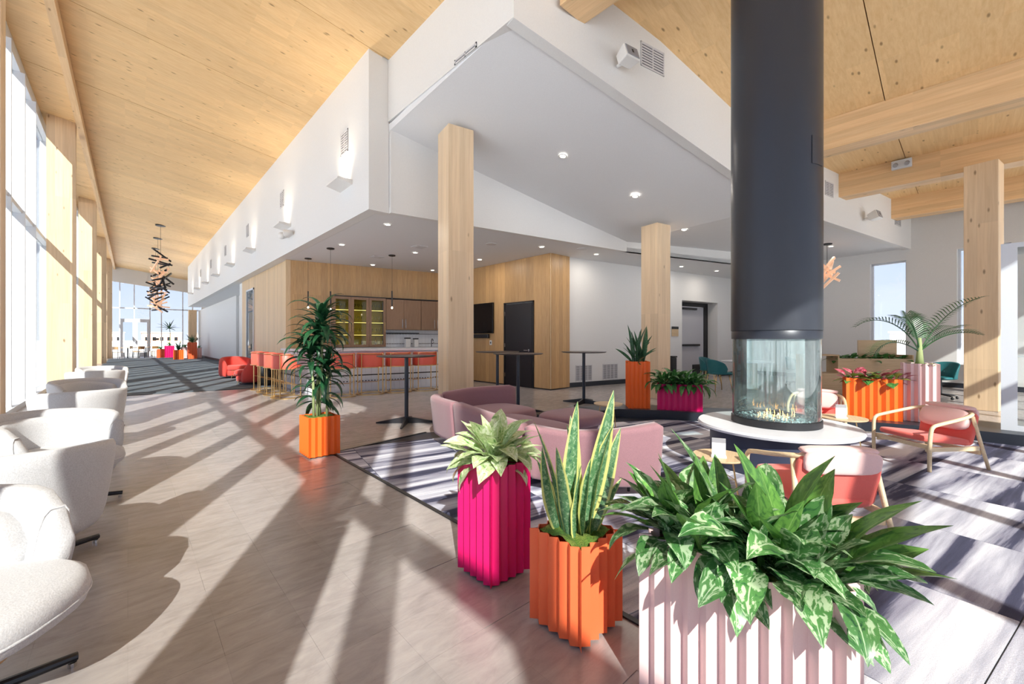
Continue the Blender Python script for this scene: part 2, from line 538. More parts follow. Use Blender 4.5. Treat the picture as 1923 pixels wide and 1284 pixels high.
# ---------------------------------------------------------------- mesh helpers
class MB:
    def __init__(s):
        s.v = []
        s.f = []
        s.uv = {}

    def add(s, vs, fs):
        o = len(s.v)
        s.v += [tuple(v) for v in vs]
        s.f += [tuple(i + o for i in f) for f in fs]
        return s

    def box(s, x0, x1, y0, y1, z0, z1, M=None):
        vs = [Vector((x, y, z)) for x in (x0, x1) for y in (y0, y1) for z in (z0, z1)]
        if M:
            vs = [M @ v for v in vs]
        return s.add(vs, [(0, 1, 3, 2), (4, 6, 7, 5), (0, 4, 5, 1), (2, 3, 7, 6), (0, 2, 6, 4), (1, 5, 7, 3)])

    def prism(s, poly, z0, z1):
        n = len(poly)
        zz = lambda z, i: z[i] if isinstance(z, (list, tuple)) else z
        vs = [(p[0], p[1], zz(z0, i)) for i, p in enumerate(poly)] + [(p[0], p[1], zz(z1, i)) for i, p in enumerate(poly)]
        fs = [tuple(range(n - 1, -1, -1)), tuple(range(n, 2 * n))]
        fs += [(i, (i + 1) % n, n + (i + 1) % n, n + i) for i in range(n)]
        return s.add(vs, fs)

    def lathe(s, prof, n=24, c=(0, 0), caps=True):
        vs = []
        for r, z in prof:
            for k in range(n):
                a = 2 * PI * k / n
                vs.append((c[0] + r * math.cos(a), c[1] + r * math.sin(a), z))
        fs = []
        for i in range(len(prof) - 1):
            for k in range(n):
                fs.append((i * n + k, i * n + (k + 1) % n, (i + 1) * n + (k + 1) % n, (i + 1) * n + k))
        if caps:
            fs.append(tuple(range(n - 1, -1, -1)))
            fs.append(tuple((len(prof) - 1) * n + k for k in range(n)))
        return s.add(vs, fs)

    def tube(s, pts, r, n=8, closed=False):
        pts = [Vector(p) for p in pts]
        m = len(pts)
        rr = r if isinstance(r, (list, tuple)) else [r] * m
        vs = []
        prev = None
        for i, p in enumerate(pts):
            if closed:
                t = pts[(i + 1) % m] - pts[i - 1]
            else:
                t = pts[min(i + 1, m - 1)] - pts[max(i - 1, 0)]
            t.normalize()
            if prev is None:
                a = Vector((0, 0, 1)) if abs(t.z) < 0.9 else Vector((1, 0, 0))
                u = t.cross(a).normalized()
            else:
                u = (prev - t * prev.dot(t))
                if u.length < 1e-6:
                    u = t.orthogonal()
                u.normalize()
            prev = u
            w = t.cross(u)
            for k in range(n):
                a = 2 * PI * k / n
                vs.append(p + (u * math.cos(a) + w * math.sin(a)) * rr[i])
        fs = []
        for i in range(m if closed else m - 1):
            j = (i + 1) % m
            for k in range(n):
                fs.append((i * n + k, i * n + (k + 1) % n, j * n + (k + 1) % n, j * n + k))
        if not closed:
            fs.append(tuple(range(n - 1, -1, -1)))
            fs.append(tuple((m - 1) * n + k for k in range(n)))
        return s.add(vs, fs)

    def superell(s, c, a, b, h, e1=0.5, e2=0.5, nu=24, nv=10, M=None):
        sp = lambda x, e: math.copysign(abs(x) ** e, x)
        vs = []
        for i in range(1, nv):
            ph = -PI / 2 + PI * i / nv
            for k in range(nu):
                th = 2 * PI * k / nu
                vs.append(Vector((c[0] + a * sp(math.cos(ph), e1) * sp(math.cos(th), e2), c[1] + b * sp(math.cos(ph), e1) * sp(math.sin(th), e2), c[2] + h * sp(math.sin(ph), e1))))
        vs.append(Vector((c[0], c[1], c[2] - h)))
        vs.append(Vector((c[0], c[1], c[2] + h)))
        if M:
            vs = [M @ v for v in vs]
        fs = []
        for i in range(nv - 2):
            for k in range(nu):
                fs.append((i * nu + k, i * nu + (k + 1) % nu, (i + 1) * nu + (k + 1) % nu, (i + 1) * nu + k))
        B = (nv - 1) * nu
        for k in range(nu):
            fs.append((B, (k + 1) % nu, k))
            fs.append((B + 1, (nv - 2) * nu + k, (nv - 2) * nu + (k + 1) % nu))
        return s.add(vs, fs)

    def sweep(s, secs):
        """secs: list of closed rings with equal number of points"""
        n = len(secs[0])
        vs = [p for sec in secs for p in sec]
        fs = []
        for i in range(len(secs) - 1):
            for k in range(n):
                fs.append((i * n + k, i * n + (k + 1) % n, (i + 1) * n + (k + 1) % n, (i + 1) * n + k))
        fs.append(tuple(range(n - 1, -1, -1)))
        fs.append(tuple((len(secs) - 1) * n + k for k in range(n)))
        return s.add(vs, fs)

    def mesh(s, name, mat, smooth=False):
        me = bpy.data.meshes.new(name)
        me.from_pydata([tuple(v) for v in s.v], [], s.f)
        me.materials.append(mat)
        if smooth:
            me.polygons.foreach_set('use_smooth', [True] * len(me.polygons))
        me.update()
        return me


def link(name, me, parent=None, loc=(0, 0, 0), rot=(0, 0, 0)):
    o = bpy.data.objects.new(name, me)
    col.objects.link(o)
    o.parent = parent
    o.location = loc
    o.rotation_euler = rot
    return o


def obj(name, mb, mat, parent=None, smooth=False, loc=(0, 0, 0), rot=(0, 0, 0), bevel=0, auto=False):
    me = mb.mesh(name, mat, smooth)
    o = link(name, me, parent, loc, rot)
    if bevel:
        b = o.modifiers.new('bevel', 'BEVEL')
        b.width = bevel
        b.segments = 2
        b.limit_method = 'ANGLE'
    if auto:
        me.polygons.foreach_set('use_smooth', [True] * len(me.polygons))
        me.set_sharp_from_angle(angle=R(35))
    return o


def tag(o, label, cat, group=None, kind=None):
    o['label'] = label
    o['category'] = cat
    if group:
        o['group'] = group
    if kind:
        o['kind'] = kind
    return o


def thing(name, label, cat, loc=(0, 0, 0), rz=0, group=None):
    o = link(name, None, None, loc, (0, 0, rz))
    return tag(o, label, cat, group)


def struct(name, mb=None, mat=None, parent=None, **k):
    o = obj(name, mb, mat, parent, **k) if mb else link(name, None, parent)
    if parent is None:
        o['kind'] = 'structure'
    return o


def dup(root, loc, rz, label=None, group=None, scale=None):
    r = root.copy()
    col.objects.link(r)
    r.location = loc
    r.rotation_euler = (0, 0, rz)
    if scale:
        r.scale = scale
    if label:
        r['label'] = label
    if group:
        r['group'] = group
    for ch in list(root.children):
        c = ch.copy()
        col.objects.link(c)
        c.parent = r
        for g in ch.children:
            d = g.copy()
            col.objects.link(d)
            d.parent = c
    return r


E_ = Vector((0.983, -0.184))
N_ = Vector((0.184, 0.983))
YAW = math.atan2(-0.184, 0.983)      # second grid of the building
P0 = Vector((3.40, 3.68))            # near corner of the upper white walls


def en(t, n=0.0, base=P0):
    p = base + E_ * t + N_ * n
    return (p.x, p.y)


# ---------------------------------------------------------------- SETTING: ground, floor
gm, gnt, gp = new_mat('terrace_concrete')
gno = N(gnt, 'ShaderNodeTexNoise', ins={'Scale': 0.8, 'Detail': 6})
grp = ramp(gnt, [(0.3, (0.66, 0.66, 0.67, 1)), (0.7, (0.76, 0.76, 0.77, 1))])
gnt.links.new(gno.outputs['Fac'], grp.inputs[0])
gnt.links.new(grp.outputs[0], gp.inputs['Base Color'])
gp.inputs['Roughness'].default_value = 0.9
struct('terrace_ground', MB().box(-500, 500, -400, 700, -0.5, -0.2), gm)

floor = struct('floor', MB().box(-1.75, 18.2, -4.7, 44.2, -0.2, -0.0025), tile_mat)
tm = MB().box(0.0004, 0.5996, 0.0004, 0.2996, -0.006, 0).mesh('tile', tile_mat)
cnt = 0
for j in range(2, 26):                       # tile rows 0.3 m, near field, left of the carpet
    for i in range(-3, 11):
        x0 = i * 0.6 + (0.3 if j % 2 else 0)
        y0 = j * 0.3
        if x0 < -1.75 or y0 > 7.8:
            continue
        x1 = x0 + 0.6
        if y0 < 5.3 and x1 > 1.74:
            continue
        if y0 >= 5.3 and x1 > 3.0 + (y0 - 5.3):
            continue
        link('tile', tm, floor, (x0, y0, 0))
        cnt += 1
# cork field beyond the separate tiles
fb = MB()
fb.box(-1.75, 18.2, 7.8, 44.2, -0.006, 0)
fb.box(-1.75, 1.74, -4.7, 0.6, -0.006, 0)
fb.box(6.6, 18.2, -4.7, 7.8, -0.006, 0)
fb.box(1.9, 6.6, 5.3, 7.8, -0.007, -0.001)
fb.box(1.5, 1.735, 0.6, 5.3, -0.007, -0.001)
fo = struct('floor_field', fb, tile_mat, floor)
fo['kind'] = 'stuff'

# lounge carpet: square carpet tiles laid on the second grid, clipped to the outline
OUT = [(1.76, -4.6), (8.105, -4.6), (8.11, 0.0), (7.81, 1.06), (7.35, 1.95), (6.78, 2.89), (6.51, 3.48), (6.15, 4.03), (4.6, 4.42), (3.6, 4.95), (3.12, 5.21), (1.76, 4.99)]


def clip(poly, a, b):
    out = []
    d = lambda p: (b[0] - a[0]) * (p[1] - a[1]) - (b[1] - a[1]) * (p[0] - a[0])
    for i in range(len(poly)):
        p, q = poly[i], poly[(i + 1) % len(poly)]
        dp, dq = d(p), d(q)
        if dp >= 0:
            out.append(p)
        if dp * dq < 0:
            t = dp / (dp - dq)
            out.append((p[0] + t * (q[0] - p[0]), p[1] + t * (q[1] - p[1])))
    return out


def clip_all(poly, outline):
    for i in range(len(outline)):
        poly = clip(poly, outline[i], outline[(i + 1) % len(outline)])
        if len(poly) < 3:
            return []
    return poly


carpet = thing('lounge_carpet', 'lounge carpet of navy, lavender and white brushed tiles around the fireplace', 'carpet')
ctile = 0
for a in range(-6, 10):
    for b in range(-10, 6):
        g = 0.003
        q = [en(a + g, b + g, Vector((1.84, 4.14))), en(a + 1 - g, b + g, Vector((1.84, 4.14))), en(a + 1 - g, b + 1 - g, Vector((1.84, 4.14))), en(a + g, b + 1 - g, Vector((1.84, 4.14)))]
        q = clip_all(q, OUT)
        if len(q) < 3:
            continue
        c0 = en(a, b, Vector((1.84, 4.14)))
        if c0[0] < -1 or c0[1] < -6:
            continue
        M = Matrix.Rotation(-YAW, 2)
        loc = [tuple(M @ (Vector(p) - Vector(c0))) for p in q]
        obj('carpet_tile', MB().prism(loc, 0, 0.004 + random.random() * 0.0015), lounge_carpet, carpet, loc=(c0[0], c0[1], 0), rot=(0, 0, YAW))
obj('edge_strip', MB().box(1.735, 1.765, -4.6, 5.0, 0, 0.008).prism([(1.735, 4.985), (3.12, 5.2), (3.12, 5.235), (1.735, 5.02)], 0, 0.008), black_metal, carpet)
obj('underlay', MB().prism(OUT, -0.005, -0.001), navy_black, carpet)

hall = tag(obj('hall_carpet', MB().prism([(-1.1, 13.45), (3.2, 12.95), (3.2, 19.6), (4.0, 25.0), (4.0, 39), (-0.9, 39)], 0, 0.012), hall_carpet), 'blue grey striped carpet along the corridor beyond the white armchairs', 'carpet')

# black ledge around the sunken side of the lounge
IN = [(8.11, -4.4), (8.11, 0.0), (7.81, 1.06), (7.35, 1.95), (6.78, 2.89), (6.51, 3.48), (6.15, 4.03), (4.7, 4.40)]
OUTL = [(9.1, -4.4), (9.1, 0.2), (8.75, 1.35), (7.95, 2.25), (7.3, 3.2), (7.0, 3.8), (6.5, 4.5), (4.8, 4.75)]
lg = MB()
for i in range(len(IN) - 1):
    lg.prism([IN[i], OUTL[i], OUTL[i + 1], IN[i + 1]][::-1], 0.001, 0.14)
tag(obj('step_ledge', lg, navy_black), 'low black step ledge curving behind the fireplace lounge', 'step')

# ---------------------------------------------------------------- SETTING: roof of timber panels
XS = [-1.8, 6.0, 8.9, 18.0]
def roofz(x):
    if x <= 6:
        return 6.25 - 0.148 * (x - 3.4)
    if x <= 8.9:
        return 5.865 + (5.13 - 5.865) * (x - 6) / 2.9
    return 5.13


ceil = struct('ceiling')
ceil['kind'] = 'structure'
def roof_panel(y0, y1, xs, zo=0.0, th=0.12):
    mb = MB()
    vs = []
    for x in xs:
        z = roofz(x) + zo
        vs += [(x, y0, z), (x, y1, z), (x, y1, z + th), (x, y0, z + th)]
    fs = []
    for i in range(len(xs) - 1):
        for k in range(4):
            fs.append((i * 4 + k, i * 4 + (k + 1) % 4, (i + 1) * 4 + (k + 1) % 4, (i + 1) * 4 + k))
    e = (len(xs) - 1) * 4
    fs += [(3, 2, 1, 0), (e, e + 1, e + 2, e + 3)]
    mb.add(vs, fs)
    return mb


y = -5.1
k = 0
while y < 44.2:
    y1 = min(y + 3.01, 44.3)
    xs = [-1.8, 0.5, 3.0] if y > 6.9 else [-1.8, 0.5, 3.4, 6.0, 8.9, 12, 18]
    if y < 6.9:
        obj('panel', roof_panel(y + 0.006, y1 - 0.006, xs, random.uniform(0, 0.006)), clt, ceil)
    else:
        obj('panel', roof_panel(y + 0.006, y1 - 0.006, [-1.8, 0.5, 3.3] if y < 33 else [-1.8, 0.5, 3.3, 6, 8.9], random.uniform(0, 0.006)), clt, ceil)
    y = y1
obj('roof_deck', roof_panel(-5.2, 44.4, [-1.9, 6.0, 8.9, 18.2], 0.13, 0.2), clt, ceil)

# ---------------------------------------------------------------- SETTING: white upper walls and soffits
struct('wall_corridor_upper', MB().prism([(3.05, 6.97), (3.42, 6.97), (3.42, 7.17), (3.25, 7.17), (3.25, 36.2), (9.0, 36.2), (9.0, 36.4), (3.05, 36.4)], 3.555, 6.36), white_paint)
w = MB()
w.prism([(3.40, 3.68), (3.56, 3.80), (3.56, 6.965), (3.40, 6.965)], [5.17, 5.17, 5.17, 5.17], 6.36)
struct('wall_upper_left', w, white_paint)
w = MB()
T = [(0.0, 5.16, 6.3), (2.3, 4.72, 6.2), (4.6, 4.27, 6.0), (6.3, 3.95, 5.5), (14.4, 3.94, 5.3)]
for (t0, b0, c0), (t1, b1, c1) in zip(T, T[1:]):
    p = [en(t0), en(t1), en(t1, 0.16), en(t0, 0.16)]
    w.prism(p, [b0, b1, b1, b0], [c0, c1, c1, c0])
struct('wall_upper_right', w, white_paint)
# tilted soffit and flat soffit beyond
s_ = MB()
F = [(3.42, 3.75, 5.20), en(2.3, 0.06) + (4.755,), en(4.6, 0.06) + (4.305,), en(6.3, 0.06) + (3.985,)]
Bk = [(3.42, 7.2, 5.00), (5.45, 6.68, 4.58), (7.5, 6.33, 4.15), (9.38, 6.0, 3.80)]
vs = F + Bk + [(a, b, c + 0.12) for a, b, c in F] + [(a, b, c + 0.12) for a, b, c in Bk]
fs = []
for i in range(3):
    fs += [(i, i + 4, i + 5), (i, i + 5, i + 1), (8 + i, 8 + i + 1, 12 + i + 1, 12 + i), ]
fs += [(0, 1, 9, 8), (1, 2, 10, 9), (2, 3, 11, 10), (4, 12, 13, 5), (5, 13, 14, 6), (6, 14, 15, 7), (0, 8, 12, 4), (3, 7, 15, 11)]
s_.add(vs, fs)
struct('ceiling_soffit', s_, soffit_white)
s_ = MB()
s_.add([en(6.3, 0.06) + (3.985,), en(14.6, 0.06) + (3.985,), (17.9, 4.2, 3.985), (9.38, 6.0, 3.80), en(6.3, 0.06) + (4.1,), en(14.6, 0.06) + (4.1,), (17.9, 4.2, 4.1), (9.38, 6.0, 3.95)],
       [(0, 3, 7), (0, 7, 2) if False else (0, 3, 2), (0, 2, 1), (4, 5, 6), (4, 6, 7), (0, 1, 5, 4), (1, 2, 6, 5), (2, 3, 7, 6), (3, 0, 4, 7)][1:])
struct('ceiling_soffit_flat', s_, soffit_white)
# lower ceiling over bar and hall
LOWC = [(3.26, 7.0), (9.38, 5.91), (13.7, 4.6), (18.0, 3.5), (18.0, 36.3), (3.26, 36.3)]
struct('ceiling_low', MB().prism(LOWC, 3.56, 3.66), soffit_white)
f_ = MB()
f_.prism([(3.425, 6.905), (9.38, 5.91), (9.40, 6.03), (3.427, 7.03)], 3.555, [5.15, 4.0, 4.0, 5.15])
f_.prism([(9.38, 5.91), (13.7, 4.6), (13.73, 4.7), (9.40, 6.03)], 3.56, [4.0, 4.05, 4.05, 4.0])
f_.prism([(13.7, 4.6), (18.0, 3.5), (18.02, 3.6), (13.73, 4.7)], 3.56, 4.05)
struct('wall_soffit_face', f_, white_paint)

# ---------------------------------------------------------------- SETTING: walls
WP = Vector((8.83, 7.42))
def ww(t, n=0):
    p = WP + E_ * t + N_ * n
    return (p.x, p.y)


w = MB()
w.prism([ww(0), ww(4.93), ww(4.93, 0.15), ww(0, 0.15)], 0, 3.6)
w.prism([ww(6.95), ww(9.2), ww(9.2, 0.15), ww(6.95, 0.15)], 0, 3.6)
w.prism([ww(4.93), ww(6.95), ww(6.95, 0.15), ww(4.93, 0.15)], 2.63, 3.6)
w.prism([ww(4.78, 0.15), ww(4.93, 0.15), ww(4.93, 0.5), ww(4.78, 0.5)], 0, 3.6)
w.prism([ww(6.95, 0.15), ww(7.1, 0.15), ww(7.1, 0.5), ww(6.95, 0.5)], 0, 3.6)
w.prism([ww(4.93, 0.15), ww(6.95, 0.15), ww(6.95, 0.5), ww(4.93, 0.5)], 2.63, 2.7)
struct('wall_hall', w, white_paint)
b = MB()
b.prism([ww(0, -0.02), ww(4.93, -0.02), ww(4.93, 0), ww(0, 0)], 0, 0.13)
b.prism([ww(6.95, -0.02), ww(9.2, -0.02), ww(9.2, 0), ww(6.95, 0)], 0, 0.13)
struct('baseboard_hall', b, navy_black)

# far wall with two tall windows
FP = Vector((16.5, -0.6))
def fw(t, n=0):          # t along N_, n away from the room
    p = FP + N_ * t + E_ * n
    return (p.x, p.y)


def fwall(t0, t1, z0, z1):
    return [fw(t0), fw(t0, 0.25), fw(t1, 0.25), fw(t1)], z0, z1


w = MB()
for t0, t1, z0, z1 in [(-4.3, -0.1, 0, 5.4), (-0.1, 0.86, 3.78, 5.4), (-0.1, 0.86, 0, 0.37), (0.86, 1.9, 0, 5.4), (1.9, 2.75, 3.65, 5.4), (1.9, 2.75, 0, 0.44), (2.75, 7.2, 0, 5.4)]:
    w.prism(*fwall(t0, t1, z0, z1))
struct('wall_far', w, white_paint)
struct('baseboard_far', MB().prism([fw(-4.3, -0.02), fw(-4.3, 0), fw(7.0, 0), fw(7.0, -0.02)], 0, 0.13), navy_black)
for i, (t0, t1, z0, z1) in enumerate([(-0.1, 0.86, 0.37, 3.78), (1.9, 2.75, 0.44, 3.65)]):
    wi = struct('window_%d' % (i + 1))
    fr = MB()
    for a0, a1, c0, c1 in [(t0, t0 + .05, z0, z1), (t1 - .05, t1, z0, z1), (t0, t1, z0, z0 + .05), (t0, t1, z1 - .05, z1)]:
        fr.prism([fw(a0, .13), fw(a0, .2), fw(a1, .2), fw(a1, .13)], c0, c1)
    obj('window_frame', fr, win_metal, wi)
    obj('pane', MB().prism([fw(t0, .16), fw(t0, .17), fw(t1, .17), fw(t1, .16)], z0, z1), glass, wi)

# corridor right side: white wall, return and lobby
w = MB()
w.prism([(4.08, 41), (4.08, 25.3), (4.2, 25.3), (4.2, 20.11), (4.4, 20.11), (4.4, 41)], 0, 3.557)
struct('wall_corridor', w, white_paint)
struct('baseboard_corridor', MB().box(4.06, 4.08, 25.3, 41, 0, 0.13), navy_black)
struct('wall_lobby', MB().box(3.36, 3.56, 19.25, 20.1, 0, 3.58).box(3.56, 9, 19.9, 20.1, 0, 3.58), white_paint)


def board_wall(name, p0, p1, z0, z1, nrm, mat, bw=0.15, parent=None, th=0.02, skip=()):
    """a run of upright veneer boards on a backing; every board is a part"""
    root = parent or struct(name)
    p0, p1 = Vector(p0), Vector(p1)
    d = (p1 - p0)
    Lh = d.length
    d.normalize()
    n = Vector(nrm)
    ang = math.atan2(d.y, d.x)
    cnt = max(1, round(Lh / bw))
    bw = Lh / cnt
    side = 1 if d.x * n.y - d.y * n.x > 0 else -1
    mesh_cache = {}
    for i in range(cnt):
        a0 = i * bw
        zz = [(z0, z1)]
        for s0, s1, q0, q1 in skip:
            if a0 + bw * 0.5 > s0 and a0 + bw * 0.5 < s1:
                zz = []
                if q0 > z0:
                    zz.append((z0, q0))
                if q1 < z1:
                    zz.append((q1, z1))
        for c0, c1 in zz:
            key = (round(c0, 3), round(c1, 3))
            if key not in mesh_cache:
                y0, y1 = (0, th) if side > 0 else (-th, 0)
                mesh_cache[key] = MB().box(0.0008, bw - 0.0008, y0, y1, c0, c1).mesh('board', mat)
            q = p0 + d * a0
            o = link('board', mesh_cache[key], root, (q.x, q.y, 0), (0, 0, ang))
    return root


# timber clad walls around the bar
BP = Vector((3.3, 12.98))
def bw_(t, n=0):
    p = BP + E_ * t - N_ * n
    return (p.x, p.y)


wb_ = struct('wall_bar', MB().prism([bw_(0.0), bw_(4.95), bw_(4.95, -0.15), bw_(0.0, -0.15)], 0, 3.56).box(3.32, 3.5, 13.0, 19.25, 0, 3.56), soffit_white)
board_wall('wall_bar', bw_(0.09), bw_(4.9), 2.6, 3.555, -N_, oak, 0.16, parent=wb_)
board_wall('wall_bar', bw_(0.09), bw_(1.12), 0, 2.6, -N_, oak, 0.16, parent=wb_)
board_wall('wall_bar', (3.32, 13.12), (3.32, 17.1), 0, 3.555, (-1, 0), oak_pale, 0.16, parent=wb_)
board_wall('wall_bar', (3.32, 18.35), (3.32, 19.25), 0, 3.555, (-1, 0), oak_pale, 0.16, parent=wb_)
board_wall('wall_bar', (3.32, 17.1), (3.32, 18.35), 3.15, 3.555, (-1, 0), oak_pale, 0.16, parent=wb_)
struct('trim_1', MB().box(3.285, 3.32, 12.98, 13.12, 0, 3.556).prism([bw_(-0.03), bw_(0.09), bw_(0.09, 0.03), bw_(-0.03, 0.03)], 0, 3.556), oak_pale)
d_ = struct('door_1')
obj('door_frame', MB().box(3.27, 3.33, 17.1, 17.16, 0, 3.15).box(3.27, 3.33, 18.29, 18.35, 0, 3.15).box(3.27, 3.33, 17.1, 18.35, 3.09, 3.15), win_metal, d_)
obj('pane', MB().box(3.295, 3.305, 17.16, 18.29, 0, 3.09), glass, d_)
obj('handle', MB().tube([(3.25, 17.35, 0.95), (3.25, 17.35, 1.15)], 0.012), black_metal, d_)
struct('wall_lobby_inside', MB().box(3.5, 3.52, 17, 18.4, 0, 3.3), plain('lobby_teal', (0.16, 0.24, 0.26, 1), 0.6))

wx = struct('wall_box', MB().box(8.11, 8.83, 7.37, 12.1, 0, 3.56), soffit_white)
board_wall('wall_box', (8.11, 7.35), (8.83, 7.35), 0.03, 3.555, (0, -1), oak, 0.145, parent=wx)
board_wall('wall_box', (8.09, 7.37), (8.09, 12.05), 0.03, 3.555, (-1, 0), oak, 0.145, parent=wx, skip=[(0.56, 1.77, 0.0, 2.34)])
struct('trim_2', MB().box(8.083, 8.108, 7.343, 7.368, 0.03, 3.556), oak_pale)
struct('baseboard_box', MB().box(8.10, 8.82, 7.36, 12.0, 0, 0.03), black_metal)

# black door in the timber wall
dr = struct('door_2')
obj('door_leaf', MB().box(8.045, 8.09, 7.99, 9.08, 0.02, 2.32), door_black, dr, bevel=0.003)
obj('door_frame', MB().box(8.04, 8.11, 7.93, 7.97, 0, 2.37).box(8.04, 8.11, 9.10, 9.14, 0, 2.37).box(8.04, 8.11, 7.93, 9.14, 2.335, 2.37), black_metal, dr)
h_ = obj('handle', MB().tube([(8.04, 8.10, 1.02), (7.99, 8.10, 1.02), (7.985, 8.24, 1.02)], 0.011).lathe([(0.03, 0), (0.03, 0.01)], 12, (0, 0)) if False else MB().tube([(8.045, 8.10, 1.02), (7.99, 8.10, 1.02), (7.985, 8.24, 1.02)], 0.012).tube([(8.046, 8.10, 1.02), (8.03, 8.10, 1.02)], 0.03, 12), chrome, dr)
for z in (0.25, 1.1, 2.0):
    obj('hinge', MB().box(8.035, 8.05, 9.07, 9.10, z, z + 0.11), chrome, dr)
# grey door in the niche
dr = struct('door_3')
obj('door_frame', MB().prism([ww(6.72, 0.38), ww(6.94, 0.38), ww(6.94, 0.48), ww(6.72, 0.48)], 0, 2.62).prism([ww(4.94, 0.38), ww(6.72, 0.38), ww(6.72, 0.48), ww(4.94, 0.48)], 2.48, 2.62).prism([ww(4.94, 0.38), ww(5.1, 0.38), ww(5.1, 0.48), ww(4.94, 0.48)], 0, 2.48), black_metal, dr)
dl = obj('door_leaf', MB().prism([ww(5.11, 0.40), ww(6.71, 0.40), ww(6.71, 0.45), ww(5.11, 0.45)], 0.02, 2.47), grey_door, dr)
obj('push_bar', MB().prism([ww(5.3, 0.32), ww(6.4, 0.32), ww(6.4, 0.39), ww(5.3, 0.39)], 1.08, 1.15), black_metal, dr)
obj('door_closer', MB().prism([ww(5.3, 0.30), ww(6.2, 0.30), ww(6.2, 0.39), ww(5.3, 0.39)], 2.36, 2.43), black_metal, dr)
obj('kick_plate', MB().prism([ww(6.05, 0.39), ww(6.62, 0.39), ww(6.62, 0.398), ww(6.05, 0.398)], 0.05, 0.42), black_metal, dr)

# ---------------------------------------------------------------- window walls
def window_bay(i, y0, y1, muls, top=6.72, tr=3.87):
    wi = struct('window_%d' % i)
    obj('sill', MB().box(-1.76, -1.5, y0, y1, 0, 0.1), win_metal, wi)
    obj('head', MB().box(-1.76, -1.6, y0, y1, top, 7.1), win_metal, wi)
    obj('transom', MB().box(-1.76, -1.58, y0, y1, tr, tr + 0.09), win_metal, wi)
    mm = MB().box(-1.76, -1.54, -0.03, 0.03, 0.1, top).mesh('mullion', win_metal)
    ys = [y0] + muls + [y1]
    for m in muls:
        link('mullion', mm, wi, (0, m, 0))
    for a, b in zip(ys, ys[1:]):
        for z0, z1 in ((0.1, tr), (tr + 0.09, top)):
            obj('pane', MB().box(-1.705, -1.695, a, b, z0, z1), glass, wi)
    return wi


YC = [-0.77, 7.4, 15.6, 23.8, 32.0, 40.2]
wi_n = 3
window_bay(wi_n, -4.6, -0.77, [-3.72, -2.3])
for i, yc in enumerate(YC[:-1]):
    wi_n += 1
    window_bay(wi_n, yc, YC[i + 1], [yc + 0.13 + 1.37 * k for k in range(1, 6)])
wi_n += 1
window_bay(wi_n, YC[-1], 44, [41.6, 43])
# timber columns of the window wall
cm = MB().box(-0.51, 0, 0, 0.27, 0, 7.2)
cmesh = cm.mesh('window_column', glulam_z)
labs = ['timber column by the windows beside the camera, nearest of the row', 'timber column cut by the left picture edge beside the nearest armchairs', 'widest visible timber column in the window row, behind the white armchairs',
        'second visible timber column from the left in the window row', 'third visible timber column from the left in the window row', 'farthest timber column in the window row by the end glazing']
for i, yc in enumerate(YC):
    xo = -1.06 + 0.008 * max(0, yc - 7.4)
    c = link('timber_column', cmesh, None, (xo, yc, 0))
    tag(c, labs[i], 'column', 'columns of the window wall')
tag(obj('perimeter_beam', MB().prism([(-1.04, -4.6), (-0.92, -4.6), (-0.68, 44), (-0.80, 44)][::1], 6.62, 6.86), glulam_y), 'long timber edge beam under the roof along the windows', 'beam')

# rear window wall (behind the camera) letting the sun in
wr = struct('window_20')
obj('sill', MB().box(-1.7, 18, -4.72, -4.55, 0, 0.1), win_metal, wr)
obj('transom', MB().box(-1.7, 18, -4.72, -4.55, 3.87, 3.96), win_metal, wr)
obj('head', MB().box(-1.7, 18, -4.72, -4.55, 6.1, 7.0), win_metal, wr)
x = -1.15
obj('pane', MB().box(-1.7, -1.18, -4.645, -4.635, 0.1, 6.1), glass, wr)
mm = MB().box(-0.03, 0.03, -4.74, -4.52, 0.1, 6.2).mesh('mullion', win_metal)
while x < 17.5:
    link('mullion', mm, wr, (x, 0, 0))
    obj('pane', MB().box(x + 0.03, x + 1.57, -4.645, -4.635, 0.1, 6.1), glass, wr)
    x += 1.6

# end glazing of the corridor
we = struct('window_21')
YE = 44.0
e_ = MB()
obj('transom', MB().box(-1.5, 4.6, YE - 0.1, YE, 3.69, 3.78), win_metal, we)
obj('sill', MB().box(-1.5, -0.5, YE - 0.12, YE, 0, 0.36).box(1.34, 4.6, YE - 0.12, YE, 0, 0.36), plastic_white, we)
mm = MB().box(-0.035, 0.035, YE - 0.1, YE, 0.36, 5.9).mesh('mullion', win_metal)
mm2 = MB().box(-0.035, 0.035, YE - 0.1, YE, 2.94, 5.9).mesh('mullion', win_metal)
for x in (-0.45, 0.37, 1.3, 2.0, 3.35, 4.0):
    link('mullion', mm2 if x == 0.37 else mm, we, (x, 0, 0))
xs = [-1.5, -0.45, 0.37, 1.3, 2.0, 3.35, 4.0, 4.6]
for a, b in zip(xs, xs[1:]):
    if a < -0.4 or b > 1.35:
        obj('pane', MB().box(a, b, YE - .05, YE - .04, 0.36, 3.69), glass, we)
    else:
        obj('pane', MB().box(a, b, YE - .05, YE - .04, 2.95, 3.69), glass, we)
    obj('pane', MB().box(a, b, YE - .05, YE - .04, 3.78, 5.9), glass, we)
struct('wall_end', MB().prism([(-1.6, YE - 0.15), (4.6, YE - 0.15), (4.6, YE), (-1.6, YE)], [5.8, 5.08, 5.08, 5.8], 7.1).box(4.6, 9, YE - .15, YE, 0, 7.1), white_paint)
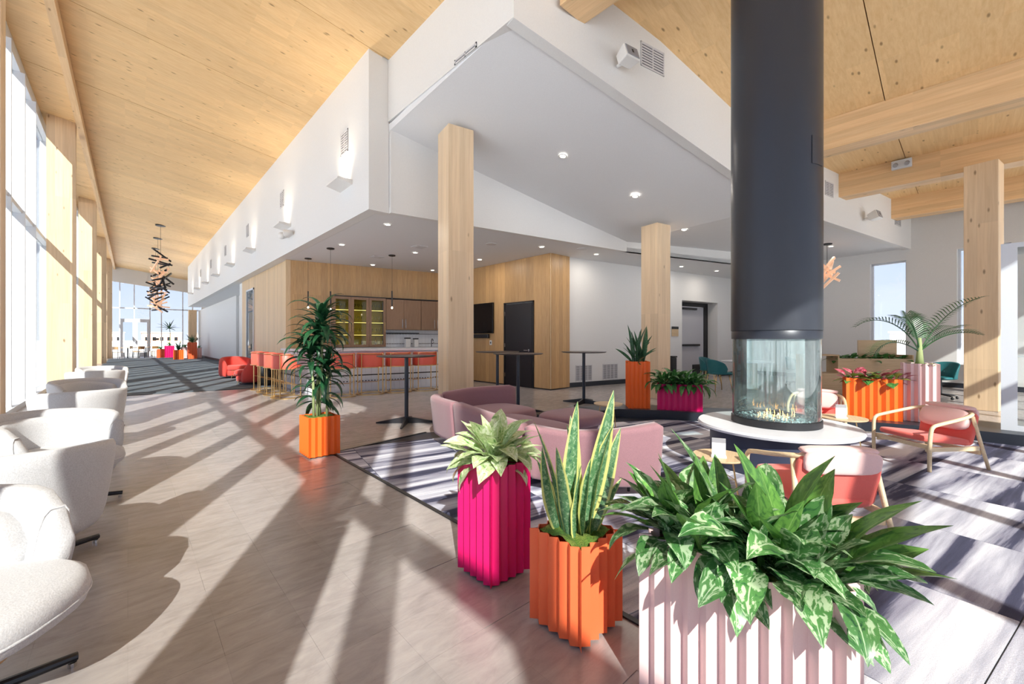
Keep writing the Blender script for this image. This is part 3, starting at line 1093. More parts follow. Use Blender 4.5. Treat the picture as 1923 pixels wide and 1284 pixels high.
for k, (x0, x1) in enumerate([(-0.42, 0.42), (0.42, 1.27)]):
    dr = struct('door_%d' % (4 + k))
    obj('door_frame', MB().box(x0 + .005, x0 + .15, YE - .14, YE - .02, 0, 2.9).box(x1 - .15, x1 - .005, YE - .14, YE - .02, 0, 2.9).box(x0 + .15, x1 - .15, YE - .13, YE - .03, 2.65, 2.9).box(x0 + .15, x1 - .15, YE - .13, YE - .03, 0, .3), win_metal, dr)
    obj('pane', MB().box(x0 + .15, x1 - .15, YE - .08, YE - .07, .3, 2.65), glass, dr)
obj('push_plate', MB().box(1.45, 1.85, YE - .14, YE - .12, 1.25, 1.42), black_metal, we)

# ---------------------------------------------------------------- interior columns and beams
def col_at(x, y, w, h, yaw, label):
    return tag(obj('timber_column', MB().box(-w / 2, w / 2, -w / 2, w / 2, 0, h), glulam_z, loc=(x, y, 0), rot=(0, 0, yaw), bevel=0.008), label, 'column', 'free-standing timber columns')


col_at(4.14, 5.95, 0.46, 4.86, YAW, 'square timber column behind the mauve sofa, left of the black door')
col_at(8.87, 4.84, 0.45, 3.90, YAW, 'square timber column behind the tall orange and magenta planters')
col_at(11.9, -0.17, 0.44, 4.60, YAW, 'wide timber column carrying a beam beside the glass display case')
col_at(3.65, 40.2, 0.5, 3.56, 0, 'timber column at the far end of the corridor beside the planters')
for i, (x0, x1, z0, yb, lab) in enumerate([
    (4.02, 4.50, 5.53, 3.50, 'timber beam end poking from the white wall above the near corner'),
    (8.93, 9.32, 4.60, 2.70, 'timber roof beam crossing right of the black flue, nearest one'),
    (12.1, 12.5, 4.60, 2.1, 'timber roof beam with a grey junction box, resting on the wide column'),
    (15.3, 15.7, 4.60, 1.6, 'farthest timber roof beam near the far wall')]):
    o = obj('timber_beam', MB().box(-(x1 - x0) / 2, (x1 - x0) / 2, -4.55 - yb, 0, 0, (roofz((x0 + x1) / 2) - z0) + 0.02), glulam_y, loc=((x0 + x1) / 2, yb, z0), bevel=0.006)
    tag(o, lab, 'beam', 'roof beams of the lounge')
bx_ = thing('junction_box', 'small grey lighting unit fixed to the timber roof beam', 'lighting unit', (12.07, 0.98, 5.02))
obj('box_body', MB().box(-0.05, 0.03, -0.16, 0.16, -0.09, 0.09), win_metal, bx_, bevel=0.01)
for s in (-1, 1):
    obj('lamp_head', MB().tube([(-0.05, s * 0.09, 0.0), (-0.13, s * 0.09, -0.04)], 0.04, 12), grille_grey, bx_)

# ---------------------------------------------------------------- wall lights, vents, speakers
YS = [7.98, 11.93, 15.9, 19.5, 23.1, 26.6, 30.0, 33.4]
ordn = ['nearest', 'second', 'third', 'fourth', 'fifth', 'sixth', 'seventh', 'farthest']
smesh = None
for i, y in enumerate(YS):
    t = thing('wall_sconce', 'white shelf uplight glowing on the long corridor wall, %s from the camera' % ordn[i], 'wall light', (3.05, y, 4.2), 0, 'uplights along the corridor wall')
    if smesh is None:
        b = MB()
        b.add([(0, -0.3, -0.03), (0, 0.3, -0.03), (-0.27, 0.3, 0.03), (-0.27, -0.3, 0.03), (0, -0.3, 0.06), (0, 0.3, 0.06), (-0.27, 0.3, 0.06), (-0.27, -0.3, 0.06)],
              [(3, 2, 1, 0), (4, 5, 6, 7), (0, 1, 5, 4), (1, 2, 6, 5), (2, 3, 7, 6), (3, 0, 4, 7)])
        smesh = b.mesh('shelf', plastic_white)
        lmesh = MB().box(-0.16, -0.06, -0.16, 0.16, 0.062, 0.07).mesh('lamp', lamp_glow)
    link('shelf', smesh, t)
    link('lamp', lmesh, t)
    ld = bpy.data.lights.new('uplight', 'SPOT')
    ld.energy = 26
    ld.color = (1, 0.83, 0.6)
    ld.spot_size = R(125)
    ld.spot_blend = 1
    ld.shadow_soft_size = 0.05
    lo = bpy.data.objects.new('uplight', ld)
    col.objects.link(lo)
    lo.parent = t
    lo.location = (-0.13, 0, 0.09)
    lo.rotation_euler = Vector((0.12, 0, 1)).to_track_quat('-Z', 'Y').to_euler()


def vent(label, o, u, up, w, h, nx=2, slats=9, name='wall_vent', grp=None, nrm=None):
    """o centre, u horizontal unit vector, faces nrm"""
    u = Vector(u + (0,)) if len(u) == 2 else Vector(u)
    n = Vector((u.y, -u.x, 0))
    if nrm is not None and n.dot(Vector(nrm)) < 0:
        n = -n
    M = Matrix(((u.x, n.x, 0, o[0]), (u.y, n.y, 0, o[1]), (0, 0, 1, o[2]), (0, 0, 0, 1)))
    t = thing(name, label, 'vent', (0, 0, 0), 0, grp)
    t.matrix_world = M
    f = MB().box(-w / 2, w / 2, 0, 0.012, -h / 2, -h / 2 + 0.02).box(-w / 2, w / 2, 0, 0.012, h / 2 - 0.02, h / 2)
    for k in range(nx + 1):
        x = -w / 2 + (w - 0.02) * k / nx
        f.box(x, x + 0.02, 0, 0.012, -h / 2, h / 2)
    obj('frame', f, vent_white, t)
    obj('backing', MB().box(-w / 2, w / 2, 0, 0.003, -h / 2, h / 2), vent_dark, t)
    sl = MB()
    for k in range(slats):
        z = -h / 2 + h * (k + 0.5) / slats
        sl.box(-w / 2, w / 2, 0.003, 0.009, z - h / slats * 0.28, z + h / slats * 0.2)
    so = obj('slat', sl, vent_white, t)
    so['kind'] = 'stuff'
    return t


YV = [8.06, 12.45, 16.84, 21.3, 25.5, 29.5]
for i, y in enumerate(YV):
    vent('square white vent high on the long corridor wall, %s from the camera' % ordn[i], (3.05, y, 5.07), (0, 1), 1, 0.36, 0.42, grp='vents on the corridor wall', nrm=(-1, 0, 0))
vent('long linear vent on the upper white wall near the corner', (3.40, 4.65, 5.21), (0, 1), 1, 0.5, 0.07, 2, 2, nrm=(-1, 0, 0))
vent('large double vent beside the wall speaker near the flue', en(2.46) + (5.53,), tuple(E_), 1, 0.52, 0.36, grp='vents on the right wall', nrm=(-N_.x, -N_.y, 0))
vent('small vent on the upper wall just right of the black flue', en(8.36) + (4.69,), tuple(E_), 1, 0.4, 0.32, grp='vents on the right wall', nrm=(-N_.x, -N_.y, 0))
vent('farthest small vent on the upper wall near the far wall', en(12.6) + (4.65,), tuple(E_), 1, 0.45, 0.34, grp='vents on the right wall', nrm=(-N_.x, -N_.y, 0))
for k, (t_, lab) in enumerate([(0.6, 'low white wall vent just right of the timber box corner'), (1.62, 'low white wall vent nearer to the tall orange planter')]):
    vent(lab, ww(t_) + (0.38,), tuple(E_), 1, 0.6, 0.44, 4, 12, grp='low vents on the white hall wall', nrm=(-N_.x, -N_.y, 0))


def speaker(label, o, rz, s=1.0, tilt=-18):
    t = thing('wall_speaker', label, 'speaker', o, rz, 'wall speakers')
    t.rotation_euler = (R(tilt), 0, rz)
    b = MB()
    b.add([(-.16, -.22, -.12), (.16, -.22, -.12), (.13, 0, -.09), (-.13, 0, -.09), (-.16, -.22, .12), (.16, -.22, .12), (.13, 0, .09), (-.13, 0, .09)],
          [(3, 2, 1, 0), (4, 5, 6, 7), (0, 1, 5, 4), (1, 2, 6, 5), (2, 3, 7, 6), (3, 0, 4, 7)])
    obj('cabinet', b, plastic_white, t, bevel=0.02)
    obj('grille', MB().box(-.135, .135, -.232, -.215, -.1, .1), grille_grey, t, bevel=0.01)
    obj('badge', MB().box(-.018, .018, -.236, -.231, -.03, .03), black_metal, t)
    obj('bracket', MB().tube([(0, 0, 0), (0, 0.1, 0.04)], 0.03, 10), plastic_white, t)
    t.scale = (s, s, s)
    return t


speaker('white box speaker with grey grille high on the right upper wall', en(1.72, -0.10) + (5.16,), YAW, 0.85)
speaker('small white speaker on the far part of the right upper wall', en(10.27, -0.12) + (4.3,), YAW, 0.9)
t = thing('spotlight', 'white twin spotlight on the corridor wall below the second uplight', 'spotlight', (3.05, 11.6, 3.95))
for s in (-1, 1):
    obj('lamp_head', MB().lathe([(0.05, -0.12), (0.09, 0.05), (0.09, 0.07)], 14), plastic_white, t, smooth=True, loc=(-0.14, s * 0.2, 0), rot=(R(40 * s), R(-100), 0))
obj('bracket', MB().box(-0.08, 0, -0.25, 0.25, -0.02, 0.02), plastic_white, t)

# recessed downlights
dm = MB().lathe([(0.052, 0.0), (0.052, -0.004)], 16).mesh('lens', lamp_glow)
dl_l = bpy.data.lights.new('downlight_lamp', 'AREA')
dl_l.shape = 'DISK'
dl_l.size = 0.11
dl_l.energy = 4
dl_l.color = (1, 0.9, 0.78)
rm = MB().lathe([(0.075, 0.002), (0.078, -0.006), (0.056, -0.009), (0.052, -0.002)], 20, caps=False).mesh('trim_ring', plastic_white, True)


def downlight(x, y, z, lab, tilt=None, dark=False):
    t = thing('downlight', lab, 'ceiling light', (x, y, z), 0, 'recessed ceiling lights')
    if tilt:
        t.rotation_euler = tilt
    link('lens', dm, t)
    link('trim_ring', rm, t)
    if y < 11.5:
        link('lamp', dl_l, t, (0, 0, -0.012))


DL = [(3.73, 7.66, 'near the corner of the low bar ceiling'), (3.73, 10.03, 'over the left end of the bar'), (5.43, 12.12, 'close to the bar wall, over the glass cabinets'), (5.47, 9.67, 'in front of the bar counter between the pendants'),
      (7.27, 11.75, 'close to the bar wall at the left of the column'), (7.38, 7.0, 'just in front of the timber box'), (9.09, 6.64, 'right of the timber box on the low ceiling'), (7.28, 9.29, 'above the television wall'),
      (14.85, 2.69, 'far right by the tall window'), (14.2, 5.6, 'over the hall door niche'), (12.54, 5.99, 'over the hall left of the niche')]
for x, y, lab in DL:
    z = 3.555 if y > 4.9 else 3.98
    downlight(x, y, z, 'round recessed ceiling light ' + lab)
for x, y, z, lab in [(5.77, 4.95, 4.615, 'on the tilted soffit, nearest the first timber column'), (7.6, 4.6, 4.225, 'in the middle of the tilted soffit'), (9.55, 4.5, 3.875, 'at the low end of the tilted soffit by the flue')]:
    downlight(x, y, z, 'round recessed light ' + lab, (R(1.5), R(11), 0))
for x, y, lab in [(6.3, 7.6, 'round flush ceiling speaker left of the timber box'), (8.3, 6.5, 'round flush ceiling speaker right of the box')]:
    tag(obj('ceiling_speaker', MB().lathe([(0.13, 0), (0.13, -0.008), (0.12, -0.012)], 24), vent_white, loc=(x, y, 3.56)), lab, 'ceiling speaker')
for x, y, lab in [(5.2, 9.0, 'square ceiling vent near the middle pendant'), (5.0, 10.9, 'square ceiling vent above the bar counter')]:
    tag(obj('ceiling_vent', MB().box(-.15, .15, -.15, .15, -.01, 0).box(-.1, .1, -.1, .1, -.016, -.01), vent_white, loc=(x, y, 3.56)), lab, 'ceiling vent')

# pendants over the bar
def pendant(x, y, lab, zl, n=None):
    t = thing('pendant_lamp', lab, 'pendant light', (x, y, 3.56), 0, 'slim black pendants over the bar')
    obj('canopy', MB().lathe([(0.09, 0), (0.09, -0.02), (0.08, -0.025)], 20), black_metal, t, smooth=False)
    obj('cord', MB().tube([(0, 0, -0.02), (0, 0, -(3.56 - zl - 0.45))], 0.003, 6), black_metal, t)
    obj('stem', MB().tube([(0, 0, -(3.56 - zl - 0.45)), (0, 0, -(3.56 - zl - 0.04))], 0.017, 10), black_metal, t)
    obj('bulb', MB().superell((0, 0, -(3.56 - zl)), 0.022, 0.022, 0.03, 1, 1, 12, 8), lamp_glow, t, smooth=True)


pendant(3.68, 10.63, 'slim black pendant above the tall potted plant', 2.05)
pendant(5.19, 10.40, 'slim black pendant in front of the upper cabinets', 2.16)
pendant(3.68, 12.37, 'slim black pendant farthest back at the left bar end', 2.2)

# stick chandeliers in the corridor
def chandelier(x, y, lab, seed, ztop, zbot):
    rn = random.Random(seed)
    zr = roofz(x)
    t = thing('stick_chandelier', lab, 'chandelier', (x, y, 0), 0, 'stick chandeliers hanging in the corridor')
    obj('canopy', MB().lathe([(0.19, zr - 0.03), (0.19, zr + 0.03)], 20), black_metal, t)
    obj('cable', MB().tube([(0, 0, zbot + 0.2), (0, 0, zr)], 0.006, 6), black_metal, t)
    mdk = MB()
    for i in range(22):
        z = zbot + (ztop - zbot) * (i + 0.5) / 22
        wdt = 0.62 * math.sin(PI * min(0.97, max(0.12, (z - zbot) / (ztop - zbot)))) ** 0.6
        a = rn.uniform(0, 2 * PI)
        el = rn.uniform(-0.75, 0.75)
        L_ = rn.uniform(0.55, 0.95)
        c = Vector((rn.uniform(-1, 1) * wdt * 0.4, rn.uniform(-1, 1) * wdt * 0.4, z))
        d = Vector((math.cos(a) * math.cos(el), math.sin(a) * math.cos(el), math.sin(el)))
        glow = rn.random() < 0.45
        o = obj('stick', MB().box(-0.032, 0.032, -0.032, 0.032, -L_ / 2, L_ / 2), stick_glow if glow else black_metal, t, loc=c)
        o.rotation_euler = d.to_track_quat('Z', 'Y').to_euler()


chandelier(1.12, 25.3, 'stick chandelier of dark and glowing bars, nearest and highest', 3, 5.25, 3.5)
chandelier(1.16, 28.6, 'stick chandelier of dark and glowing bars, middle one', 5, 4.9, 2.9)
chandelier(1.2, 31.9, 'stick chandelier of dark and glowing bars, farthest and lowest', 9, 4.6, 3.0)
t = thing('stick_chandelier', 'small stick chandelier in the far room right of the flue', 'chandelier', (14.4, 2.7, 0))
obj('canopy', MB().lathe([(0.12, 3.96), (0.12, 3.99)], 16), black_metal, t)
obj('cable', MB().tube([(0, 0, 3.2), (0, 0, 3.97)], 0.006, 6), black_metal, t)
rn = random.Random(4)
for i in range(9):
    a, el, z = rn.uniform(0, 6.3), rn.uniform(-1, 1), 2.95 + 0.06 * i
    d = Vector((math.cos(a) * math.cos(el), math.sin(a) * math.cos(el), math.sin(el)))
    o = obj('stick', MB().box(-0.03, 0.03, -0.03, 0.03, -0.27, 0.27), stick_glow, t, loc=(rn.uniform(-.12, .12), rn.uniform(-.12, .12), z))
    o.rotation_euler = d.to_track_quat('Z', 'Y').to_euler()

# ---------------------------------------------------------------- BAR
def bt(t, n=0):           # bar front grid: along E_ from the corner, n towards the bar wall
    p = Vector((3.2, 10.76)) + E_ * t + N_ * n
    return (p.x, p.y)


tile_white = plain('bar_tile_white', (0.78, 0.81, 0.86, 1), 0.25)
bar = thing('bar_counter', 'white tiled bar counter with black dot rows and pale stone top', 'bar')
obj('body', MB().prism([(3.2, 10.76), bt(3.55), bt(3.55, 0.5), (3.75, 11.25), (3.75, 12.9), (3.2, 12.9)], 0.0, 1.02), tile_white, bar)
obj('countertop', MB().prism([(3.12, 10.68), bt(3.62, -0.09), bt(3.62, 0.6), (3.85, 11.35), (3.85, 12.88), (3.12, 12.88)], 1.02, 1.07), stone, bar, bevel=0.005)
tl = MB().box(0.002, 0.118, -0.012, 0, 0.02, 1.0)
tmesh = {}
rows = [(0.02, 0.255), (0.26, 0.495), (0.5, 0.735), (0.74, 1.0)]
for r0, r1 in rows:
    tmesh[r0] = MB().box(0.002, 0.146, -0.012, 0, r0, r1).mesh('tile', tile_white)
for k in range(24):
    p = bt(0.0 + k * 0.148)
    for r0, r1 in rows:
        link('tile', tmesh[r0], bar, (p[0], p[1], 0), (0, 0, YAW))
for k in range(14):
    for r0, r1 in rows:
        link('tile', tmesh[r0], bar, (3.2, 10.76 + 0.15 * (k + 1), 0), (0, 0, -PI / 2))
dots = MB()
def dot(x, y, z, nx, ny):
    c = Vector((x, y, z))
    u = Vector((-ny, nx, 0))
    n = Vector((nx, ny, 0))
    vs = [c + (u * math.cos(PI * q / 3) + Vector((0, 0, 1)) * math.sin(PI * q / 3)) * 0.017 for q in range(6)]
    vs2 = [v + n * 0.003 for v in vs]
    dots.add(vs + vs2, [(6, 7, 8, 9, 10, 11)] + [(q, (q + 1) % 6, 6 + (q + 1) % 6, 6 + q) for q in range(6)])


for k in range(46):
    p = bt(0.05 + k * 0.076, -0.012)
    for z in (0.2575, 0.62):
        dot(p[0], p[1], z, -N_.x, -N_.y)
do = obj('dot_inlay', dots, black_metal, bar)
do['kind'] = 'stuff'
obj('foot_rail', MB().tube([(3.05, 12.7, 0.42), (3.05, 10.6, 0.42), bt(3.5, -0.16) + (0.42,)], 0.014), black_metal, bar)
obj('end_panel', MB().prism([bt(3.56), bt(3.6), bt(3.6, 0.5), bt(3.56, 0.5)], 0, 1.0), oak, bar)

# back bar joinery on the bar wall
cy = 0.03
def cabinet(name, lab, t0, t1, z0, z1, dep, doors, glassy=False, grp=None):
    c = thing(name, lab, 'cabinet', bw_(t0, cy) + (0,), YAW, grp)
    Wd = t1 - t0
    if glassy:
        b = MB().box(0, 0.03, -dep, 0, z0, z1).box(Wd - 0.03, Wd, -dep, 0, z0, z1).box(0.03, Wd - 0.03, -dep, 0, z0, z0 + 0.03).box(0.03, Wd - 0.03, -dep, 0, z1 - 0.03, z1)
        obj('carcass', b, cab_wood, c)
        obj('back_panel', MB().box(0.03, Wd - 0.03, -0.02, 0, z0 + .03, z1 - .03), cabinet_inside, c)
        for q in range(1, 4):
            zz = z0 + (z1 - z0) * q / 4
            obj('shelf', MB().box(0.03, Wd - 0.03, -dep + 0.03, -0.02, zz - 0.01, zz + 0.01), cabinet_inside, c)
            obj('light_strip', MB().box(0.05, Wd - 0.05, -dep + 0.035, -dep + 0.05, zz - 0.016, zz - 0.011), strip_glow, c)
    else:
        obj('carcass', MB().box(0, Wd, -dep, 0, z0, z1), cab_wood, c)
    dw = Wd / doors
    for k in range(doors):
        a0, a1 = k * dw + 0.003, (k + 1) * dw - 0.003
        if glassy:
            fr = 0.075
            b = MB().box(a0, a0 + fr, -dep - .022, -dep, z0, z1).box(a1 - fr, a1, -dep - .022, -dep, z0, z1).box(a0 + fr, a1 - fr, -dep - .022, -dep, z0, z0 + fr).box(a0 + fr, a1 - fr, -dep - .022, -dep, z1 - fr, z1)
            d = obj('door', b, cab_wood, c)
            obj('pane', MB().box(a0 + fr, a1 - fr, -dep - .012, -dep - .008, z0 + fr, z1 - fr), cab_glass, d)
            hx_ = a0 + 0.035 if k % 2 else a1 - 0.035
            obj('handle', MB().tube([(hx_, -dep - .03, z0 + .45), (hx_, -dep - .05, z0 + .47), (hx_, -dep - .05, z0 + .73), (hx_, -dep - .03, z0 + .75)], 0.007), gold, d)
        else:
            d = obj('door', MB().box(a0, a1, -dep - .02, -dep, z0 + 0.004, z1 - 0.004), cab_wood, c)
            hx_ = a0 + 0.05 if k % 2 else a1 - 0.05
            obj('handle', MB().tube([(hx_, -dep - .02, z0 + .05), (hx_, -dep - .045, z0 + .06), (hx_, -dep - .045, z0 + .33), (hx_, -dep - .02, z0 + .34)], 0.009), chrome, d)
    return c


cabinet('display_cabinet', 'glass-fronted wooden drinks cabinet with lit shelves behind the bar', 1.14, 2.66, 1.09, 2.57, 0.34, 3, True)
cabinet('wall_cabinet', 'brown wall cabinet above the backsplash, nearer the glass cabinet', 2.67, 3.78, 1.62, 2.56, 0.33, 2, grp='wall cabinets over the backsplash')
cabinet('wall_cabinet', 'brown wall cabinet above the backsplash, nearer the timber column', 3.79, 4.78, 1.62, 2.56, 0.33, 2, grp='wall cabinets over the backsplash')
cabinet('base_cabinet', 'long low base cabinet under the back counter', 1.14, 4.78, 0.1, 1.03, 0.5, 6)
tag(obj('back_counter', MB().box(0, 3.64, -0.56, 0, 1.032, 1.075), stone, loc=bw_(1.14, cy) + (0,), rot=(0, 0, YAW)), 'white stone back counter below the backsplash', 'counter')
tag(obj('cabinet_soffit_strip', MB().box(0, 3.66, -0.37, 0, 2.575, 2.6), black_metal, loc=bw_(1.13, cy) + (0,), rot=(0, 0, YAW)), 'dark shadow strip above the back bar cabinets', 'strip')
bs = thing('backsplash', 'white tile backsplash with black dot rows behind the bar', 'backsplash', bw_(2.67, cy) + (0,), YAW)
tm3 = MB().box(0.001, 0.104, -0.012, 0, 1.08, 1.345).mesh('tile', tile_white)
tm4 = MB().box(0.001, 0.104, -0.012, 0, 1.348, 1.615).mesh('tile', tile_white)
for k in range(20):
    link('tile', tm3, bs, (k * 0.1055, 0, 0))
    link('tile', tm4, bs, (k * 0.1055, 0, 0))
dots = MB()
for k in range(40):
    for z in (1.18, 1.49):
        dot(0.03 + k * 0.052, -0.012, z, 0, -1)
do = obj('dot_inlay', dots, black_metal, bs)
do['kind'] = 'stuff'
obj('rail', MB().box(0.02, 1.15, -0.06, -0.02, 1.5, 1.53), black_metal, bs)

# glasses and bottles in the display cabinet
gob = MB().lathe([(0.001, 0.08), (0.004, 0.075), (0.004, 0.01), (0.03, 0.0)], 10).lathe([(0.004, 0.08), (0.035, 0.11), (0.03, 0.18)], 10, caps=False).mesh('wine_glass', clear_glass, True)
ggl = 0
for c_ in range(3):
    for r_ in range(3):
        for q in range(3):
            p = bw_(1.14 + c_ * 0.507 + 0.13 + 0.11 * q, cy + 0.17)
            o = link('wine_glass', gob, None, (p[0], p[1], 1.09 + 1.48 * (r_ + 1) / 4 + 0.011))
            tag(o, 'stemmed glass standing on a shelf of the lit drinks cabinet', 'glass', 'glasses in the drinks cabinet')
btm = MB().lathe([(0.035, 0), (0.035, 0.16), (0.012, 0.21), (0.012, 0.27)], 10).mesh('bottle', plain('amber_glass', (0.25, 0.16, 0.04, 1), 0.15), True)
for i, (t_, lab) in enumerate([(2.4, 'amber bottle low in the right compartment of the drinks cabinet'), (2.0, 'amber bottle low in the middle compartment of the drinks cabinet')]):
    p = bw_(t_, cy + 0.16)
    tag(link('bottle', btm, None, (p[0], p[1], 1.121)), lab, 'bottle')
# espresso things on the back counter
for i, (t_, w_, h_2, lab) in enumerate([(3.35, 0.16, 0.26, 'white coffee grinder on the back counter, left one'), (3.62, 0.13, 0.24, 'white dispenser on the back counter, right one')]):
    p = bw_(t_, cy + 0.3)
    t = thing('coffee_grinder', lab, 'appliance', p + (1.076,), YAW)
    obj('housing', MB().box(-w_ / 2, w_ / 2, -.08, .08, 0, h_2), plastic_white, t, bevel=0.01)
    obj('lid', MB().box(-w_ / 2, w_ / 2, -.08, .08, h_2 + 0.001, h_2 + .04), black_metal, t)
p = bw_(4.15, cy + 0.3)
t = thing('bar_faucet', 'chrome faucet at the right end of the back counter', 'faucet', p + (1.076,), YAW)
obj('spout', MB().tube([(0, 0, 0), (0, 0, 0.2), (0, -0.05, 0.26), (0, -0.13, 0.24), (0, -0.15, 0.18)], 0.012), black_metal, t)
obj('lever', MB().tube([(0, 0, 0.1), (0.09, 0, 0.14)], 0.008), black_metal, t)

# bar stools
def make_stool():
    t = thing('bar_stool', 'stool', 'stool')
    secs = []
    for i in range(19):
        a = R(-112 + 224 * i / 18)            # back is on -x
        ca, sa = -math.cos(a), math.sin(a)
        ro, ri = 0.265, 0.225
        e = 1 - max(0, abs(a) - R(95)) / R(17) * 0.5
        zt, zb = 0.66 + 0.34 * e, 0.66
        secs.append([(ro * ca, ro * sa, zb), (ro * ca, ro * sa, zt - 0.02), ((ro - .012) * ca, (ro - .012) * sa, zt), ((ri + .012) * ca, (ri + .012) * sa, zt), (ri * ca, ri * sa, zt - .02), (ri * ca, ri * sa, zb)])
    obj('backrest', MB().sweep(secs), coral_leather, t, auto=True)
    obj('seat', MB().superell((0.01, 0, 0.70), 0.235, 0.225, 0.05, 0.5, 0.9, 20, 8), coral_leather, t, smooth=True)
    arc = lambda r, z, a0=-112, a1=112: [(-r * math.cos(R(a0 + (a1 - a0) * i / 16)), r * math.sin(R(a0 + (a1 - a0) * i / 16)), z) for i in range(17)]
    obj('back_rail', MB().tube(arc(0.272, 0.975), 0.008, 6), gold, t)
    obj('lower_rail', MB().tube(arc(0.272, 0.655), 0.010, 6), gold, t)
    for a in (50, 130, 230, 310):
        x, y = 0.272 * math.cos(R(a)), 0.272 * math.sin(R(a))
        obj('leg', MB().tube([(x, y, 0.02), (x, y, 0.985 if a in (130, 230) else 0.67)], 0.011, 6), gold, t)
    obj('footrest', MB().tube([(0.175, 0.208, 0.27), (0.175, -0.208, 0.27)], 0.009, 6).tube([(-0.175, 0.208, 0.36), (0.175, 0.208, 0.27)], 0.006, 6).tube([(-0.175, -0.208, 0.36), (0.175, -0.208, 0.27)], 0.006, 6), gold, t)
    obj('base_ring', MB().lathe([(0.225, 0.0), (0.285, 0.0), (0.285, 0.02), (0.225, 0.02), (0.225, 0.0)], 28, caps=False), gold, t)
    return t


st = [(3.64, 9.86, PI / 2 + YAW, 'coral bar stool partly hidden behind the tall potted plant'), (4.35, 9.86, PI / 2 + YAW, 'coral bar stool just right of the tall plant'), (5.05, 9.78, PI / 2 + YAW, 'coral bar stool behind the nearest high table'),
      (5.75, 9.67, PI / 2 + YAW, 'rightmost coral bar stool, next to the timber column'), (2.68, 10.50, 0, 'coral bar stool at the near left corner of the bar'), (2.68, 11.20, 0, 'coral bar stool at the left bar end, second from the near corner'),
      (2.68, 11.90, 0, 'coral bar stool at the left bar end, third from the near corner'), (2.68, 12.60, 0, 'leftmost coral bar stool, farthest along the bar end')]
s0 = make_stool()
for i, (x, y, rz, lab) in enumerate(st):
    if i == 0:
        s0.location = (x, y, 0)
        s0.rotation_euler = (0, 0, rz)
        s0['label'] = lab
        s0.scale = (1.2, 1.2, 1)
        s0['group'] = 'coral stools around the bar'
    else:
        dup(s0, (x, y, 0), rz, lab)
t = thing('waste_bin', 'black cylinder bin between the red armchairs and the bar', 'bin', (2.98, 13.7, 0.012))
obj('body', MB().lathe([(0.2, 0.0), (0.2, 0.62), (0.19, 0.63)], 20), black_gloss, t, auto=True)
obj('lid', MB().lathe([(0.2, 0.632), (0.2, 0.67), (0.12, 0.68)], 20), black_metal, t, auto=True)

# television and soundbar
t = thing('television', 'black television on the timber wall left of the black door', 'television', (8.06, 10.0, 0), 0)
obj('screen', MB().box(-0.05, 0, -0.40, 0.85, 1.50, 2.42), tv_black, t, bevel=0.005)
obj('bracket', MB().box(0.001, 0.009, -0.1, 0.1, 1.8, 2.1), black_metal, t)
tag(obj('soundbar', MB().box(-0.08, 0.005, -0.25, 0.5, -0.06, 0.06), black_metal, loc=(8.06, 10.05, 1.42), bevel=0.02), 'black soundbar just below the television', 'soundbar')
t = thing('wall_switch', 'white switch plate on the timber wall below the television', 'switch', (8.068, 9.75, 1.22))
obj('plate', MB().box(-0.012, 0, -0.05, 0.05, -0.07, 0.07), plastic_white, t)
obj('rocker', MB().box(-0.018, -0.012, -0.018, 0.018, -0.03, 0.03), black_metal, t)
p = ww(4.55, -0.02)
t = thing('room_sign', 'small tan and black room sign left of the hall door', 'sign', p + (1.58,), YAW)
obj('plate', MB().box(-.17, .17, 0, .015, -.16, .08), desk_wood, t)
obj('header', MB().box(-.17, .17, -0.005, 0.0, .08, .16), sign_black, t)
t = thing('trash_can', 'tall black bin beside the hall door, behind the magenta trough', 'bin', ww(4.05, -0.25) + (0,), YAW)
obj('body', MB().box(-.12, .12, -.12, .12, 0, 0.74), black_metal, t, bevel=0.02)
obj('lid', MB().box(-.13, .13, -.13, .13, 0.745, 0.79), black_metal, t, bevel=0.01)

# ---------------------------------------------------------------- high tables
def high_table(x, y, rz, lab, r=0.46):
    t = thing('high_table', lab, 'table', (x, y, 0), rz, 'black high tables')
    obj('tabletop', MB().lathe([(r - 0.03, 1.045), (r, 1.058), (r, 1.064), (r - 0.004, 1.066)], 48), table_black, t, auto=True)
    obj('pole', MB().tube([(0, 0, 0.05), (0, 0, 1.04)], 0.032, 16), pole_blue, t, auto=True)
    obj('mounting_plate', MB().lathe([(0.1, 1.035), (0.1, 1.044)], 20), steel, t)
    for k in range(4):
        a = PI / 2 * k
        c, s = math.cos(a), math.sin(a)
        b = MB()
        P = lambda u, v, z: (u * c - v * s, u * s + v * c, z)
        b.add([P(0.02, -0.03, 0.0), P(0.02, 0.03, 0.0), P(0.47, 0.012, 0.0), P(0.47, -0.012, 0.0), P(0.02, -0.02, 0.1), P(0.02, 0.02, 0.1), P(0.47, 0.012, 0.02), P(0.47, -0.012, 0.02)],
              [(0, 1, 2, 3), (4, 7, 6, 5), (0, 4, 5, 1), (1, 5, 6, 2), (2, 6, 7, 3), (3, 7, 4, 0)])
        obj('leg', b, steel, t)
    return t


high_table(3.25, 6.02, R(52), 'black round high table nearest, in front of the bar stools')
high_table(5.28, 5.6, R(35), 'black round high table right behind the sofa, before the black door')
high_table(5.72, 6.7, R(10), 'black round high table half hidden behind the timber column')
high_table(6.96, 5.4, R(15), 'black round high table in front of the white hall wall')

